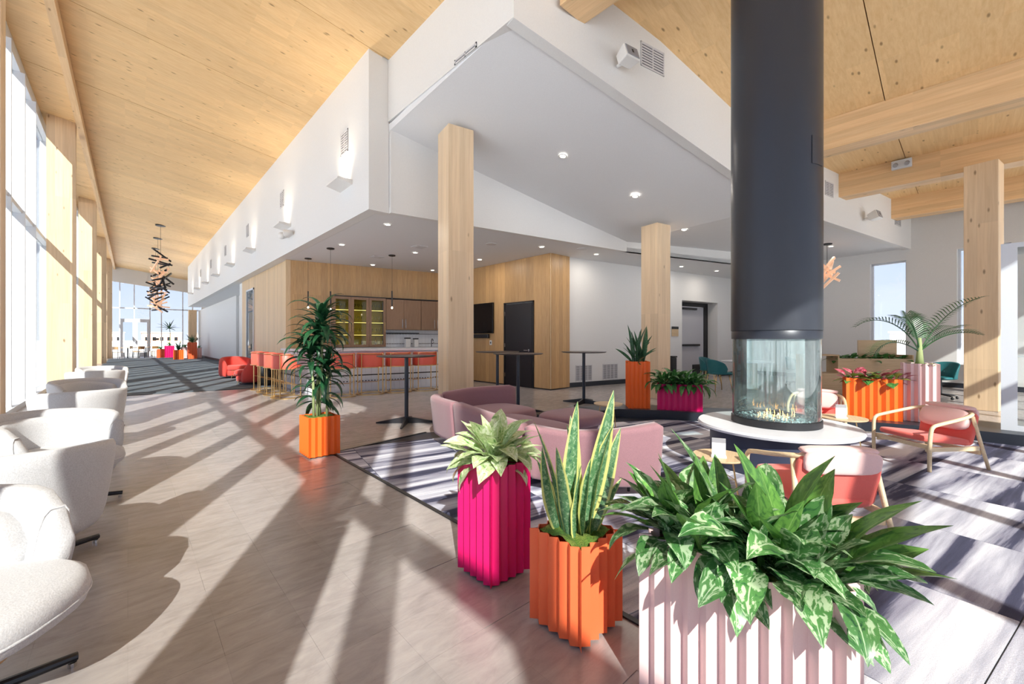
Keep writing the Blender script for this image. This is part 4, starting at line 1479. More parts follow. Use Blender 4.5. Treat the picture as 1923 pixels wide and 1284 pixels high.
# ---------------------------------------------------------------- FIREPLACE
fp = thing('fireplace', 'round glass fireplace with black flue and white stone ring', 'fireplace', (5.03, 1.39, 0.008))
obj('plinth', MB().lathe([(0.62, 0.0), (0.62, 0.385)], 64), navy_base, fp, auto=True)
obj('stone_ring', MB().lathe([(0.66, 0.386), (0.735, 0.388), (0.745, 0.41), (0.735, 0.43), (0.35, 0.432)], 72), stone, fp, auto=True)
obj('burner_ring', MB().lathe([(0.40, 0.433), (0.41, 0.436), (0.41, 0.50), (0.385, 0.505), (0.375, 0.47), (0.1, 0.468)], 64), black_metal, fp, auto=True)
obj('glass_cylinder', MB().lathe([(0.398, 0.506), (0.398, 1.33)], 64, caps=False), fire_glass, fp, smooth=True)
obj('glass_liner', MB().lathe([(0.382, 0.506), (0.382, 1.33)], 64, caps=False), fire_glass, fp, smooth=True)
obj('flue_collar', MB().lathe([(0.38, 1.315), (0.408, 1.315), (0.408, 1.395), (0.405, 1.40)], 64), flue_mat, fp, auto=True)
obj('flue', MB().lathe([(0.412, 1.402), (0.412, 5.93)], 72, caps=False), flue_mat, fp, auto=True)
# curved access hatch on the flue
hm = MB()
hv = []
for i in range(9):
    a = R(190 + 24 * i / 8)
    for r in (0.4125, 0.418):
        for z in (3.0, 3.27):
            hv.append((r * math.cos(a), r * math.sin(a), z))
hf = []
for i in range(8):
    o_ = i * 4
    hf += [(o_ + 2, o_ + 3, o_ + 7, o_ + 6), (o_ + 3, o_ + 1, o_ + 5, o_ + 7), (o_, o_ + 2, o_ + 6, o_ + 4)]
hf += [(0, 1, 3, 2), (32, 34, 35, 33)]
hm.add(hv, hf)
obj('access_hatch', hm, flue_mat, fp, rot=(0, 0, R(52)))
gm_ = MB()
rn = random.Random(11)
for i in range(900):
    r = 0.365 * math.sqrt(rn.random())
    a = rn.uniform(0, 2 * PI)
    c = Vector((r * math.cos(a), r * math.sin(a), 0.472 + rn.uniform(0, 0.03)))
    s = rn.uniform(0.008, 0.018)
    vs = [c + Vector((rn.uniform(-s, s), rn.uniform(-s, s), rn.uniform(-s, s))) for _ in range(4)]
    gm_.add(vs, [(0, 1, 2), (0, 2, 3), (0, 3, 1), (1, 3, 2)])
g_ = obj('fire_glass_chips', gm_, plain('glass_chips', (0.65, 0.8, 0.8, 1), 0.08), fp)
g_['kind'] = 'stuff'
fl = MB()
for i in range(22):
    a = rn.uniform(0, 2 * PI)
    r = 0.22 * math.sqrt(rn.random())
    c = Vector((r * math.cos(a), r * math.sin(a), 0.49))
    hh = rn.uniform(0.04, 0.12)
    fl.tube([c, c + Vector((0.004, 0, hh * 0.4)), c + Vector((-0.003, 0.003, hh * 0.8))], [0.003, 0.0025, 0.001], 5)
f2 = obj('flame', fl, flame_mat, fp)
f2['kind'] = 'stuff'

# ---------------------------------------------------------------- SEATS
def rounded(w, h, cx, cz, n=12, e=0.45):
    out = []
    for k in range(n):
        a = 2 * PI * k / n
        sp = lambda x: math.copysign(abs(x) ** e, x)
        out.append((cx + w / 2 * sp(math.cos(a)), cz + h / 2 * sp(math.sin(a))))
    return out


def bowed_shell(a0, a1, ax, ay, th, ztop, zbot, n=26, taper=0.0, endtop=None, flare=0.0, e=0.5, endfac=0.35):
    """padded wall curved round the back (-x); angles measured from -x"""
    secs = []
    for i in range(n + 1):
        s = i / n
        a = a0 + (a1 - a0) * s
        edge = min(s, 1 - s) / 0.10
        f = 1 - endfac * (1 - min(1, edge)) ** 2
        zt = ztop
        if endtop is not None:
            q = abs(2 * s - 1) ** 2.2
            zt = ztop + (endtop - ztop) * q
        zt = zbot + (zt - zbot) * f
        sec = []
        for u, z in rounded(th * (0.6 + 0.4 * f), zt - zbot, 0, (zt + zbot) / 2, 14, e):
            zz = (z - zbot) / max(0.01, zt - zbot)
            k = 1 - taper * (1 - zz) + flare * zz * zz
            ca, sa = -math.cos(a), math.sin(a)
            sec.append(((ax * k + u) * ca, (ay * k + u) * sa, z))
        secs.append(sec)
    return secs


def make_armchair():
    t = thing('lounge_armchair', 'a', 'armchair')
    ssec = bowed_shell(R(-128), R(128), 0.37, 0.38, 0.10, 0.74, 0.22, taper=0.18, endtop=0.68)
    obj('shell', MB().sweep(ssec), white_fab, t, smooth=True)
    bsec = bowed_shell(R(-112), R(112), 0.28, 0.29, 0.11, 0.69, 0.36, taper=0.06, endtop=0.6)
    obj('back_cushion', MB().sweep(bsec), white_fab, t, smooth=True)
    for sec in (ssec[1], ssec[-2]):
        cx = sum(p[0] for p in sec) / len(sec)
        cy_ = sum(p[1] for p in sec) / len(sec)
        obj('piping', MB().tube([(cx + (p[0] - cx) * 1.01, cy_ + (p[1] - cy_) * 1.01, p[2]) for p in sec], 0.0055, 6, closed=True), white_fab, t, smooth=True)
    obj('seat_cushion', MB().superell((0.06, 0, 0.375), 0.37, 0.33, 0.085, 0.55, 0.75, 32, 10), white_fab, t, smooth=True)
    ring = [(0.06 + 0.366 * math.copysign(abs(math.cos(q)) ** 0.75, math.cos(q)), 0.327 * math.copysign(abs(math.sin(q)) ** 0.75, math.sin(q)), 0.362) for q in [2 * PI * k / 40 for k in range(40)]]
    obj('piping', MB().tube(ring, 0.006, 6, closed=True), white_fab, t, smooth=True)
    obj('wooden_base', MB().lathe([(0.10, 0.11), (0.24, 0.20), (0.27, 0.27)], 28), base_wood, t, auto=True)
    obj('swivel_post', MB().tube([(0, 0, 0.03), (0, 0, 0.12)], 0.035, 12), steel, t)
    for k in range(4):
        a = PI / 4 + PI / 2 * k
        lg_ = obj('leg', MB().tube([(0.03 * math.cos(a), 0.03 * math.sin(a), 0.06), (0.40 * math.cos(a), 0.40 * math.sin(a), 0.035)], [0.022, 0.016], 10), steel, t, auto=True)
        obj('glide', MB().lathe([(0.014, 0.0), (0.014, 0.018)], 10, (0.385 * math.cos(a), 0.385 * math.sin(a))), chrome, lg_)
    return t


ac = make_armchair()
AC = [(-0.54, 2.36, R(-32), 'white armchair nearest the camera at the lower left edge'), (-0.47, 3.62, R(80), 'white armchair seen from behind, right behind the nearest one'), (-0.43, 4.85, R(-50), 'white armchair third from the camera, facing it, its seat half in shade'),
      (-0.42, 7.1, R(105), 'white armchair fourth from the camera, its back turned'), (-0.42, 8.65, R(-62), 'white armchair fifth from the camera, facing it'), (-0.45, 11.3, R(100), 'white armchair sixth from the camera, its back turned'),
      (-0.40, 12.6, R(-70), 'farthest white armchair of the window row, by the corridor carpet')]
for i, (x, y, rz, lab) in enumerate(AC):
    if i == 0:
        ac.location = (x, y, 0)
        ac.rotation_euler = (0, 0, rz)
        ac['label'] = lab
        ac['group'] = 'white armchairs along the windows'
    else:
        dup(ac, (x, y, 0), rz, lab)

# red tub chairs on the corridor carpet
def red_chair(x, y, rz, lab):
    t = thing('tub_chair', lab, 'armchair', (x, y, 0.012), rz, 'red tub chairs by the bar')
    obj('shell', MB().sweep(bowed_shell(R(-122), R(122), 0.40, 0.42, 0.16, 0.72, 0.06, taper=-0.04, endtop=0.55, e=0.6)), red_fab, t, smooth=True)
    obj('seat_cushion', MB().superell((0.05, 0, 0.34), 0.42, 0.36, 0.09, 0.5, 0.7, 28, 8), red_fab, t, smooth=True)
    obj('base', MB().superell((0.02, 0, 0.18), 0.40, 0.37, 0.12, 0.4, 0.8, 28, 8), red_fab, t, smooth=True)
    obj('gold_trim', MB().tube([(0.45, -0.3, 0.27), (0.475, 0, 0.27), (0.45, 0.3, 0.27)], 0.008, 6), gold, t)
    for s in (-1, 1):
        obj('leg', MB().tube([(0.33, s * 0.25, 0.12), (0.37, s * 0.28, 0.0)], [0.012, 0.007], 6), gold, t)


red_chair(2.74, 14.4, R(165), 'red tub chair right of the pair, turned away from the camera')
red_chair(2.75, 17.0, R(-80), 'red tub chair left of the pair, its seat facing the camera')

# mauve modular sofa
def spline(pts, n):
    out = []
    P = [Vector(p) for p in pts]
    P = [P[0] * 2 - P[1]] + P + [P[-1] * 2 - P[-2]]
    for i in range(1, len(P) - 2):
        for k in range(n):
            t = k / n
            a, b, c, d = P[i - 1], P[i], P[i + 1], P[i + 2]
            out.append(0.5 * ((2 * b) + (c - a) * t + (2 * a - 5 * b + 4 * c - d) * t * t + (3 * b - a - 3 * c + d) * t ** 3))
    out.append(P[-2])
    return out


def wall_sweep(pts, th, tops, zbot, lean=0.0, e=0.5, inward=1, n=8):
    path = spline(pts, n)
    m = len(path)
    secs = []
    for i, p in enumerate(path):
        t = (path[min(i + 1, m - 1)] - path[max(i - 1, 0)]).normalized()
        nn = Vector((-t.y, t.x)) * inward
        s = i / (m - 1)
        q = s * (len(tops) - 1)
        j = min(int(q), len(tops) - 2)
        zt = tops[j] + (tops[j + 1] - tops[j]) * (q - j)
        ed = min(s, 1 - s) / 0.04
        f = 1 - 0.12 * (1 - min(1, ed)) ** 2
        sec = []
        for u, z in rounded(th * (0.55 + 0.45 * min(1, 0.3 + ed)), (zt - zbot) * f, 0, (zt + zbot) / 2, 14, e):
            zz = (z - zbot) / (zt - zbot)
            sec.append((p.x + nn.x * (u - lean * zz), p.y + nn.y * (u - lean * zz), z))
        secs.append(sec)
    return secs


sofa = thing('curved_sofa', 'low mauve curved sofa on the carpet edge behind the magenta planter', 'sofa', (0, 0, 0))
obj('back_module', MB().sweep(wall_sweep([(4.15, 4.45), (3.6, 4.72), (3.12, 4.78)], 0.13, [0.66, 0.64, 0.60], 0.12, 0.05, inward=1, e=0.32)), mauve, sofa, smooth=True)
obj('back_module', MB().sweep(wall_sweep([(3.10, 4.77), (2.92, 4.55), (2.84, 4.15), (2.83, 4.0)], 0.14, [0.60, 0.60, 0.60], 0.12, 0.05, e=0.32)), mauve, sofa, smooth=True)
obj('back_module', MB().sweep(wall_sweep([(2.825, 3.98), (2.72, 3.4), (2.62, 2.75), (2.60, 2.62)], 0.14, [0.61, 0.59, 0.58], 0.12, 0.05, e=0.32)), mauve, sofa, smooth=True)
obj('back_module', MB().sweep(wall_sweep([(2.60, 2.60), (2.72, 2.30), (2.95, 1.98), (3.22, 1.74)], 0.14, [0.60, 0.57, 0.60, 0.66], 0.12, 0.09, e=0.25)), mauve, sofa, smooth=True)
obj('seat_cushion', MB().superell((3.55, 4.25, 0.30), 0.55, 0.42, 0.12, 0.4, 0.5, 28, 8), mauve, sofa, smooth=True)
obj('seat_cushion', MB().superell((3.22, 3.35, 0.30), 0.38, 0.62, 0.12, 0.4, 0.5, 28, 8), mauve, sofa, smooth=True)
obj('seat_cushion', MB().superell((0, 0, 0.30), 0.52, 0.32, 0.12, 0.4, 0.5, 28, 8), mauve, sofa, smooth=True, loc=(3.15, 2.38, 0), rot=(0, 0, R(-48)))
for x, y in [(3.2, 4.6), (3.95, 4.3), (2.95, 3.9), (2.8, 2.8), (3.2, 2.0), (3.4, 3.0)]:
    obj('foot', MB().tube([(x, y, 0.006), (x, y, 0.2)], [0.012, 0.018], 8), steel, sofa)
t = thing('ottoman', 'rounded mauve ottoman inside the curve of the sofa', 'ottoman', (4.1, 3.35, 0))
obj('cushion', MB().superell((0, 0, 0.34), 0.42, 0.36, 0.085, 0.6, 0.7, 32, 10), mauve, t, smooth=True)
obj('base', MB().lathe([(0.22, 0.008), (0.32, 0.27)], 24), mauve, t, smooth=True)


def side_table(x, y, h, r, lab, rz=0.3):
    t = thing('side_table', lab, 'side table', (x, y, 0.007), rz, 'small round side tables')
    obj('tabletop', MB().lathe([(r - .01, h - .02), (r, h - .012), (r, h)], 36), desk_wood, t, auto=True)
    for k in range(3):
        a = 2 * PI * k / 3
        obj('leg', MB().tube([(r * .55 * math.cos(a), r * .55 * math.sin(a), h - .02), (r * .85 * math.cos(a), r * .85 * math.sin(a), 0)], 0.006, 6), gold, t)
    obj('brace', MB().tube([(r * .68 * math.cos(2 * PI * k / 3), r * .68 * math.sin(2 * PI * k / 3), h * .55) for k in range(3)], 0.004, 6, closed=True), gold, t)


side_table(4.78, 3.3, 0.45, 0.19, 'small round side table with gold legs behind the sofa')
side_table(5.98, 0.98, 0.43, 0.23, 'small round side table holding a menu card by the orange trough')
side_table(3.56, 1.38, 0.37, 0.2, 'small round side table with a white card, half hidden by leaves')


def card(x, y, z, rz, lab):
    t = thing('table_card', lab, 'card', (x, y, z), rz, 'white cards on the side tables')
    obj('card', MB().box(-.05, .05, -.004, .004, 0.012, .15), sign_white, t)
    obj('printed_band', MB().box(-.05, .05, -.0055, -.0042, .115, .15), grille_grey, t)
    obj('stand', MB().box(-.055, .055, -.03, .03, 0, .012), sign_white, t)


card(5.90, 0.98, 0.438, R(-60), 'white card with grey band on the side table by the orange trough')
card(3.49, 1.36, 0.378, R(-65), 'white card with grey band rising above the large leaves')


def timber_chair(x, y, rz, lab, pillow=True):
    t = thing('timber_lounge_chair', lab, 'lounge chair', (x, y, 0.007), rz, 'timber lounge chairs around the fireplace')
    for s in (-1, 1):
        pts = [(0.31, s * .34, 0.0), (0.31, s * .345, 0.3), (0.30, s * .35, 0.46), (0.27, s * .35, 0.515), (0.2, s * .35, 0.54), (-0.1, s * .34, 0.60), (-0.26, s * .31, 0.635), (-0.345, s * .24, 0.65), (-0.375, s * .12, 0.655), (-0.38, 0, 0.655)]
        path = spline([Vector(p) for p in pts], 3)
        obj('arm', MB().tube(path, 0.02, 10), ash, t, smooth=True)
        obj('leg', MB().tube([(-0.30, s * .29, 0.62), (-0.46, s * .33, 0.0)], [0.02, 0.017], 10), ash, t, smooth=True)
        obj('side_rail', MB().box(-.36, .30, s * .30 - .015, s * .30 + .015, .22, .27), ash, t)
    obj('front_rail', MB().box(.27, .30, -.33, .33, .25, .30), ash, t)
    obj('back_rail', MB().box(-.40, -.37, -.30, .30, .17, .22), ash, t)
    # seat and back pads
    M = Matrix.Translation((0.0, 0, 0.335)) @ Matrix.Rotation(R(-6), 4, 'Y')
    obj('seat', MB().superell((0, 0, 0), 0.34, 0.30, 0.04, 0.35, 0.3, 32, 8, M=M), coral, t, smooth=True)
    M = Matrix.Translation((-0.325, 0, 0.46)) @ Matrix.Rotation(R(-14), 4, 'Y')
    obj('backrest', MB().superell((0, 0, 0), 0.035, 0.30, 0.21, 0.3, 0.35, 32, 8, M=M), coral, t, smooth=True)
    if pillow:
        M = Matrix.Translation((-0.285, 0, 0.56)) @ Matrix.Rotation(R(-20), 4, 'Y')
        b = MB().superell((0, 0, 0), 0.05, 0.27, 0.13, 0.55, 0.35, 32, 10, M=M)
        M = Matrix.Translation((-0.40, 0, 0.62)) @ Matrix.Rotation(R(-8), 4, 'Y')
        b.superell((0, 0, 0), 0.028, 0.27, 0.09, 0.5, 0.35, 32, 10, M=M)
        b.superell((-0.355, 0, 0.70), 0.06, 0.27, 0.03, 0.7, 0.4, 32, 8)
        obj('draped_cushion', b, pink_fab, t, smooth=True)
    t.scale = (0.86, 0.86, 0.86)
    return t


timber_chair(6.25, 0.34, R(142), 'timber lounge chair with coral seat, fully seen right of the fireplace')
timber_chair(3.58, 0.78, R(43), 'timber lounge chair seen from behind above the large plant leaves')
timber_chair(6.75, 1.38, R(190), 'timber lounge chair partly seen through the fireplace glass')
# ---------------------------------------------------------------- PLANTERS
def zig(L, n, amp, x0=0.0):
    """one corrugated side from (0,0) to (L,0); valleys go to +y (inward)"""
    pts = []
    p = L / n
    for i in range(n):
        pts += [(i * p, 0.0), (i * p + 0.30 * p, 0.0), (i * p + 0.52 * p, amp), (i * p + 0.78 * p, amp)] if False else [(i * p, 0.0), (i * p + 0.5 * p, 0.0 + 0), (i * p + 0.5 * p, amp)]
    return pts


def zigloop(w, d, pitch, amp, style='zig'):
    loop = []
    corners = [(-w / 2, -d / 2), (w / 2, -d / 2), (w / 2, d / 2), (-w / 2, d / 2)]
    for k in range(4):
        a, b = Vector(corners[k]), Vector(corners[(k + 1) % 4])
        L = (b - a).length
        t = (b - a) / L
        n = Vector((-t.y, t.x))
        c = max(2, round(L / pitch))
        p = L / c
        for i in range(c):
            loop.append(a + t * (i * p))
            if style == 'zig':
                if i > 0:
                    pass
                loop.append(a + t * (i * p + p * 0.5) + n * amp)
            else:
                loop.append(a + t * (i * p + p * 0.22) + n * 0)
                loop.append(a + t * (i * p + p * 0.42) + n * amp)
                loop.append(a + t * (i * p + p * 0.80) + n * amp)
    return loop


def planter(name, lab, x, y, w, d, h, mat, rz=0, z=0.0, pitch=0.06, amp=0.026, grp=None, feet=True):
    t = thing(name, lab, 'planter', (x, y, z), rz, grp)
    lo = zigloop(w, d, pitch, amp)
    n = len(lo)
    inn = [Vector((p.x * (1 - 0.008 / w), p.y * (1 - 0.008 / d))) for p in lo]
    z0 = 0.012 if feet else 0.0
    vs = [(p.x, p.y, z0) for p in lo] + [(p.x, p.y, h) for p in lo] + [(p.x, p.y, h) for p in inn] + [(p.x, p.y, h - 0.14) for p in inn]
    fs = []
    for r in range(3):
        for k in range(n):
            fs.append((r * n + k, r * n + (k + 1) % n, (r + 1) * n + (k + 1) % n, (r + 1) * n + k))
    fs.append(tuple(range(n - 1, -1, -1)))
    obj('corrugated_body', MB().add(vs, fs), mat, t)
    if feet:
        for sx in (-1, 1):
            for sy in (-1, 1):
                obj('foot', MB().lathe([(0.014, 0.0), (0.014, 0.0115)], 10, (sx * (w / 2 - .045), sy * (d / 2 - .045))), black_metal, t)
    return t


def moss_bed(parent, w, d, z, seed=1, amp=0.022):
    rn = random.Random(seed)
    nx, ny = max(8, int(w / 0.02)), max(8, int(d / 0.02))
    vs, fs = [], []
    bumps = [(rn.uniform(-w / 2, w / 2), rn.uniform(-d / 2, d / 2), rn.uniform(0.02, 0.05)) for _ in range(int(60 * max(1, w * d / 0.07)))]
    for i in range(nx + 1):
        for j in range(ny + 1):
            x, y = -w / 2 + w * i / nx, -d / 2 + d * j / ny
            hgt = max([math.sqrt(max(0, r * r - (x - bx) ** 2 - (y - by) ** 2)) for bx, by, r in bumps] + [0])
            vs.append((x, y, z + hgt * amp / 0.03 + rn.uniform(0, 0.004)))
    for i in range(nx):
        for j in range(ny):
            a = i * (ny + 1) + j
            fs.append((a, a + ny + 1, a + ny + 2, a + 1))
    o = obj('moss', MB().add(vs, fs), moss, parent, smooth=True)
    o['kind'] = 'stuff'
    return o


def leaf_mesh(name, mat, L, W, pet=0.2, curl=1.0, fold=0.25, peak=0.4, n=12, wave=0.0, seed=0, tipw=1.0, base_w=0.012, pow_=0.8):
    """leaf along +x bending down; petiole first; UV u across, v along"""
    rn = random.Random(seed)
    vs, uvs, fs = [], [], []
    x, z, ang = 0.0, 0.0, 0.0
    ds = L / n
    tw = rn.uniform(-0.5, 0.5)
    side = rn.uniform(-0.25, 0.25)
    yy = 0.0
    for i in range(n + 1):
        s = i / n
        if s < pet:
            wv = base_w
            f_ = 0.0
        else:
            q = (s - pet) / (1 - pet)
            # asymmetric profile
            wv = W * (math.sin(PI * q ** pow_)) ** tipw * 0.5 + 0.0008
            wv = max(wv, base_w * (1 - q) * 0.8)
            f_ = fold
        roll = tw * max(0, s - pet)
        for k, u in enumerate((-1, -0.5, 0, 0.5, 1)):
            lift = abs(u) * wv * f_ + math.sin(s * 19 + k * 2.1 + seed) * wave * wv * abs(u)
            ly, lz = u * wv, lift
            ly, lz = ly * math.cos(roll) - lz * math.sin(roll), ly * math.sin(roll) + lz * math.cos(roll)
            vs.append((x + math.sin(-ang) * -lz * 0 + lz * math.sin(ang), yy + ly, z + lz * math.cos(ang)))
            uvs.append((0.5 + u * 0.5, s))
        ang += curl * (0.4 + 1.2 * s) / n
        x += ds * math.cos(ang)
        z -= ds * math.sin(ang)
        yy += side * ds * s
    for i in range(n):
        for k in range(4):
            a = i * 5 + k
            fs.append((a, a + 5, a + 6, a + 1))
    me = bpy.data.meshes.new(name)
    me.from_pydata(vs, [], fs)
    ul = me.uv_layers.new(name='UVMap')
    for lp in me.loops:
        ul.data[lp.index].uv = uvs[lp.vertex_index]
    me.polygons.foreach_set('use_smooth', [True] * len(me.polygons))
    me.materials.append(mat)
    return me


def put_leaf(parent, me, loc, az, el, roll=0.0, s=1.0):
    o = link('leaf', me, parent, loc)
    M = Matrix.Rotation(az, 3, 'Z') @ Matrix.Rotation(-el, 3, 'Y') @ Matrix.Rotation(roll, 3, 'X')
    o.rotation_euler = M.to_euler()
    o.scale = (s, s, s)
    return o


def rosette(parent, meshes, c, n, el0, el1, rn, s0=0.8, s1=1.15, spread=0.03, az0=0, azr=2 * PI):
    for i in range(n):
        f = i / max(1, n - 1)
        el = el0 + (el1 - el0) * f + rn.uniform(-0.12, 0.12)
        az = az0 + (i * 2.39996 + rn.uniform(-0.3, 0.3)) % azr
        r = spread * rn.random() * 1.0
        put_leaf(parent, meshes[i % len(meshes)], (c[0] + r * math.cos(az), c[1] + r * math.sin(az), c[2] + rn.uniform(-0.01, 0.03)), az, el, rn.uniform(-0.35, 0.35), rn.uniform(s0, s1))


# near pink trough with aglaonemas
planter('corrugated_trough', 'large pale pink corrugated trough in the right foreground', 1.533, 0.525, 0.265, 0.61, 0.60, pl_pink, pitch=0.061, amp=0.024)
pl = thing('aglaonema_plant', 'big dark green variegated plant spilling over the pale pink trough', 'plant', (1.533, 0.525, 0))
moss_bed(pl, 0.20, 0.55, 0.545, 3)
AG = [leaf_mesh('leaf', lf_aglo, L, W, 0.26, cu, 0.22, wave=0.10, seed=i, pow_=0.85) for i, (L, W, cu) in enumerate([(0.28, 0.085, 1.1), (0.31, 0.095, 1.5), (0.26, 0.085, 0.7), (0.28, 0.088, 1.7), (0.23, 0.08, 1.3)])]
GR = [leaf_mesh('leaf', lf_green, L, W, 0.3, cu, 0.3, wave=0.05, seed=i + 9) for i, (L, W, cu) in enumerate([(0.40, 0.095, 0.4), (0.36, 0.09, 0.3), (0.36, 0.085, 0.8)])]
LL = [leaf_mesh('leaf', lf_aglo, L, W, 0.28, cu, 0.25, wave=0.06, seed=i + 19) for i, (L, W, cu) in enumerate([(0.44, 0.085, 0.3), (0.33, 0.08, 0.9)])]
rn = random.Random(21)
crowns = [(0.01, -0.16, 0.55), (0.03, -0.05, 0.55), (-0.02, 0.10, 0.55), (0.02, 0.24, 0.55)]
for ci, c in enumerate(crowns):
    rosette(pl, AG, c, 26, R(86), R(16), rn, 0.95, 1.22, 0.05, az0=rn.uniform(0, 6))
    rosette(pl, [GR[1], AG[2], AG[0]], c, 8, R(82), R(48), rn, 0.8, 1.05, 0.05, az0=rn.uniform(0, 6))
    rosette(pl, [AG[1], AG[3], AG[4]], (c[0] - 0.03, c[1], c[2] + 0.02), 4, R(30), R(5), rn, 0.7, 0.95, 0.04, az0=R(150), azr=R(160))
for az, el, c, m, s in [(R(-10), R(62), (0.02, -0.15, 0.56), GR[0], 1.0), (R(-50), R(52), (0.02, -0.18, 0.56), GR[0], 1.05), (R(-38), R(40), (0.02, -0.22, 0.57), GR[0], 0.9), (R(-50), R(28), (0.03, -0.2, 0.57), GR[1], 0.95), (R(-56), R(18), (0.02, -0.2, 0.57), GR[1], 1.0),
                        (R(100), R(70), (0.03, 0.02, 0.56), LL[0], 1.1), (R(60), R(74), (0.03, -0.1, 0.56), GR[0], 1.05), (R(-45), R(70), (0.03, -0.08, 0.56), GR[1], 1.2), (R(80), R(60), (0.04, 0.14, 0.56), GR[1], 0.95), (R(20), R(62), (0.04, 0.16, 0.56), GR[1], 0.95),
                        (R(130), R(35), (0.0, 0.25, 0.56), GR[2], 0.8), (R(-66), R(20), (0.03, -0.2, 0.57), LL[1], 0.9), (R(-80), R(48), (0.03, -0.2, 0.57), GR[1], 1.1), (R(70), R(68), (0.04, 0.20, 0.56), GR[1], 0.85), (R(30), R(72), (0.05, 0.08, 0.56), GR[1], 0.95), (R(110), R(60), (0.03, 0.26, 0.56), GR[0], 0.7), (R(0), R(60), (0.06, 0.12, 0.56), LL[1], 0.9), (R(15), R(66), (0.05, -0.02, 0.56), LL[1], 1.0)]:
    put_leaf(pl, m, c, az, el, rn.uniform(-0.4, 0.4), s)

for az, el, c, m, s in [(R(188), R(36), (-0.04, -0.20, 0.58), AG[3], 1.05), (R(172), R(28), (-0.04, -0.10, 0.58), AG[1], 0.95), (R(200), R(40), (-0.03, 0.0, 0.58), AG[3], 0.9), (R(180), R(30), (-0.04, 0.12, 0.58), AG[1], 0.85), (R(215), R(30), (-0.02, -0.24, 0.58), AG[3], 1.0),
                        (R(-100), R(58), (0.0, -0.2, 0.57), AG[0], 1.2), (R(-20), R(45), (0.04, -0.1, 0.57), AG[0], 1.3), (R(160), R(62), (-0.02, -0.05, 0.57), AG[1], 1.25), (R(120), R(55), (0.0, 0.1, 0.57), AG[1], 1.2), (R(185), R(60), (-0.02, 0.18, 0.57), AG[0], 1.15)]:
    put_leaf(pl, m, c, az, el, rn.uniform(-0.3, 0.3), s)

# near orange planter with striped snake plant
planter('corrugated_planter', 'square orange corrugated planter in the foreground with yellow-edged snake plant', 1.545, 1.245, 0.305, 0.305, 0.435, pl_coral, pitch=0.062, amp=0.024, grp='square corrugated planters in front')
pl = thing('snake_plant', 'tall snake plant with yellow leaf edges in the foreground orange planter', 'plant', (1.535, 1.235, 0))
moss_bed(pl, 0.24, 0.24, 0.40, 5, 0.03)
SN = [leaf_mesh('leaf', lf_snake, L, W, 0.0, cu, 0.45, n=14, wave=0.05, seed=i + 3, base_w=0.016, pow_=0.75, tipw=0.8) for i, (L, W, cu) in enumerate([(0.66, 0.085, 0.12), (0.55, 0.08, 0.2), (0.46, 0.075, 0.1), (0.36, 0.075, 0.15)])]
for az, el, m, x, y, s, ro in [(-2.2, 86, 0, -0.02, 0.02, 0.98, 0.3), (-0.85, 76, 0, 0.02, -0.01, 1.06, 1.8), (2.2, 82, 1, -0.05, 0.04, 1.0, 0.5), (0.4, 84, 1, 0.0, 0.05, 1.0, 1.2), (-1.0, 84, 1, 0.04, -0.03, 1.0, 0.8), (3.0, 80, 2, -0.06, 0.0, 1.0, 0.2), (2.6, 74, 2, -0.05, 0.05, 0.95, 2.0),
                               (-0.6, 78, 1, 0.05, -0.05, 0.95, 1.5), (-1.6, 86, 3, -0.01, -0.05, 1.05, 1.0), (0.9, 84, 2, 0.05, 0.04, 1.1, 0.6), (2.0, 88, 0, 0.01, 0.01, 0.9, 2.2), (-2.6, 86, 3, -0.04, -0.03, 1.0, 1.4), (-0.9, 66, 3, 0.06, -0.05, 0.85, 0.3), (1.8, 70, 3, -0.03, 0.07, 1.0, 1.1)]:
    put_leaf(pl, SN[m], (x, y, 0.40), az, R(el), ro, s)

# magenta planter with pale aglaonema
planter('corrugated_planter', 'tall magenta corrugated planter in the foreground with pale leaves', 1.545, 1.84, 0.295, 0.295, 0.63, pl_magenta, pitch=0.055, amp=0.021, grp='square corrugated planters in front')
pl = thing('pale_aglaonema', 'pale cream and green bushy plant in the tall magenta planter', 'plant', (1.535, 1.83, 0))
moss_bed(pl, 0.23, 0.23, 0.60, 8, 0.034)
PA = [leaf_mesh('leaf', lf_pale, L, W, 0.28, cu, 0.2, wave=0.08, seed=i + 30) for i, (L, W, cu) in enumerate([(0.27, 0.09, 0.8), (0.29, 0.095, 1.2), (0.27, 0.085, 0.4), (0.26, 0.09, 1.8)])]
rn = random.Random(31)
rosette(pl, PA, (0, 0, 0.62), 36, R(86), R(24), rn, 0.9, 1.2, 0.03)
rosette(pl, PA[:2], (0.02, -0.02, 0.62), 14, R(40), R(15), rn, 0.9, 1.15, 0.05)
for az, el, s in [(R(-60), R(8), 1.0), (R(130), R(15), 1.15), (R(160), R(8), 1.1), (R(-40), R(35), 1.2)]:
    put_leaf(pl, PA[3], (0, 0, 0.62), az, el, 0.1, s)

# orange planter with dracaena canes
planter('corrugated_planter', 'square bright orange corrugated planter standing alone on the cork floor', 1.63, 5.06, 0.34, 0.34, 0.45, pl_orange, pitch=0.068, amp=0.024)
pl = thing('dracaena_plant', 'tall dracaena with several canes in the lone orange planter', 'plant', (1.63, 5.06, 0))
moss_bed(pl, 0.27, 0.27, 0.41, 12)
DR = [leaf_mesh('leaf', lf_dracaena, L, W, 0.0, cu, 0.3, n=8, seed=i + 40, base_w=0.008, pow_=0.7) for i, (L, W, cu) in enumerate([(0.38, 0.075, 1.5), (0.42, 0.08, 2.0), (0.34, 0.07, 1.1)])]
rn = random.Random(5)
canes = [(-0.07, -0.02, -0.09, 0.02, 1.22), (0.0, 0.03, 0.02, -0.04, 1.62), (0.07, -0.03, 0.09, 0.03, 1.12), (0.03, 0.08, 0.0, 0.1, 0.72), (-0.03, 0.0, -0.02, 0.03, 1.45)]
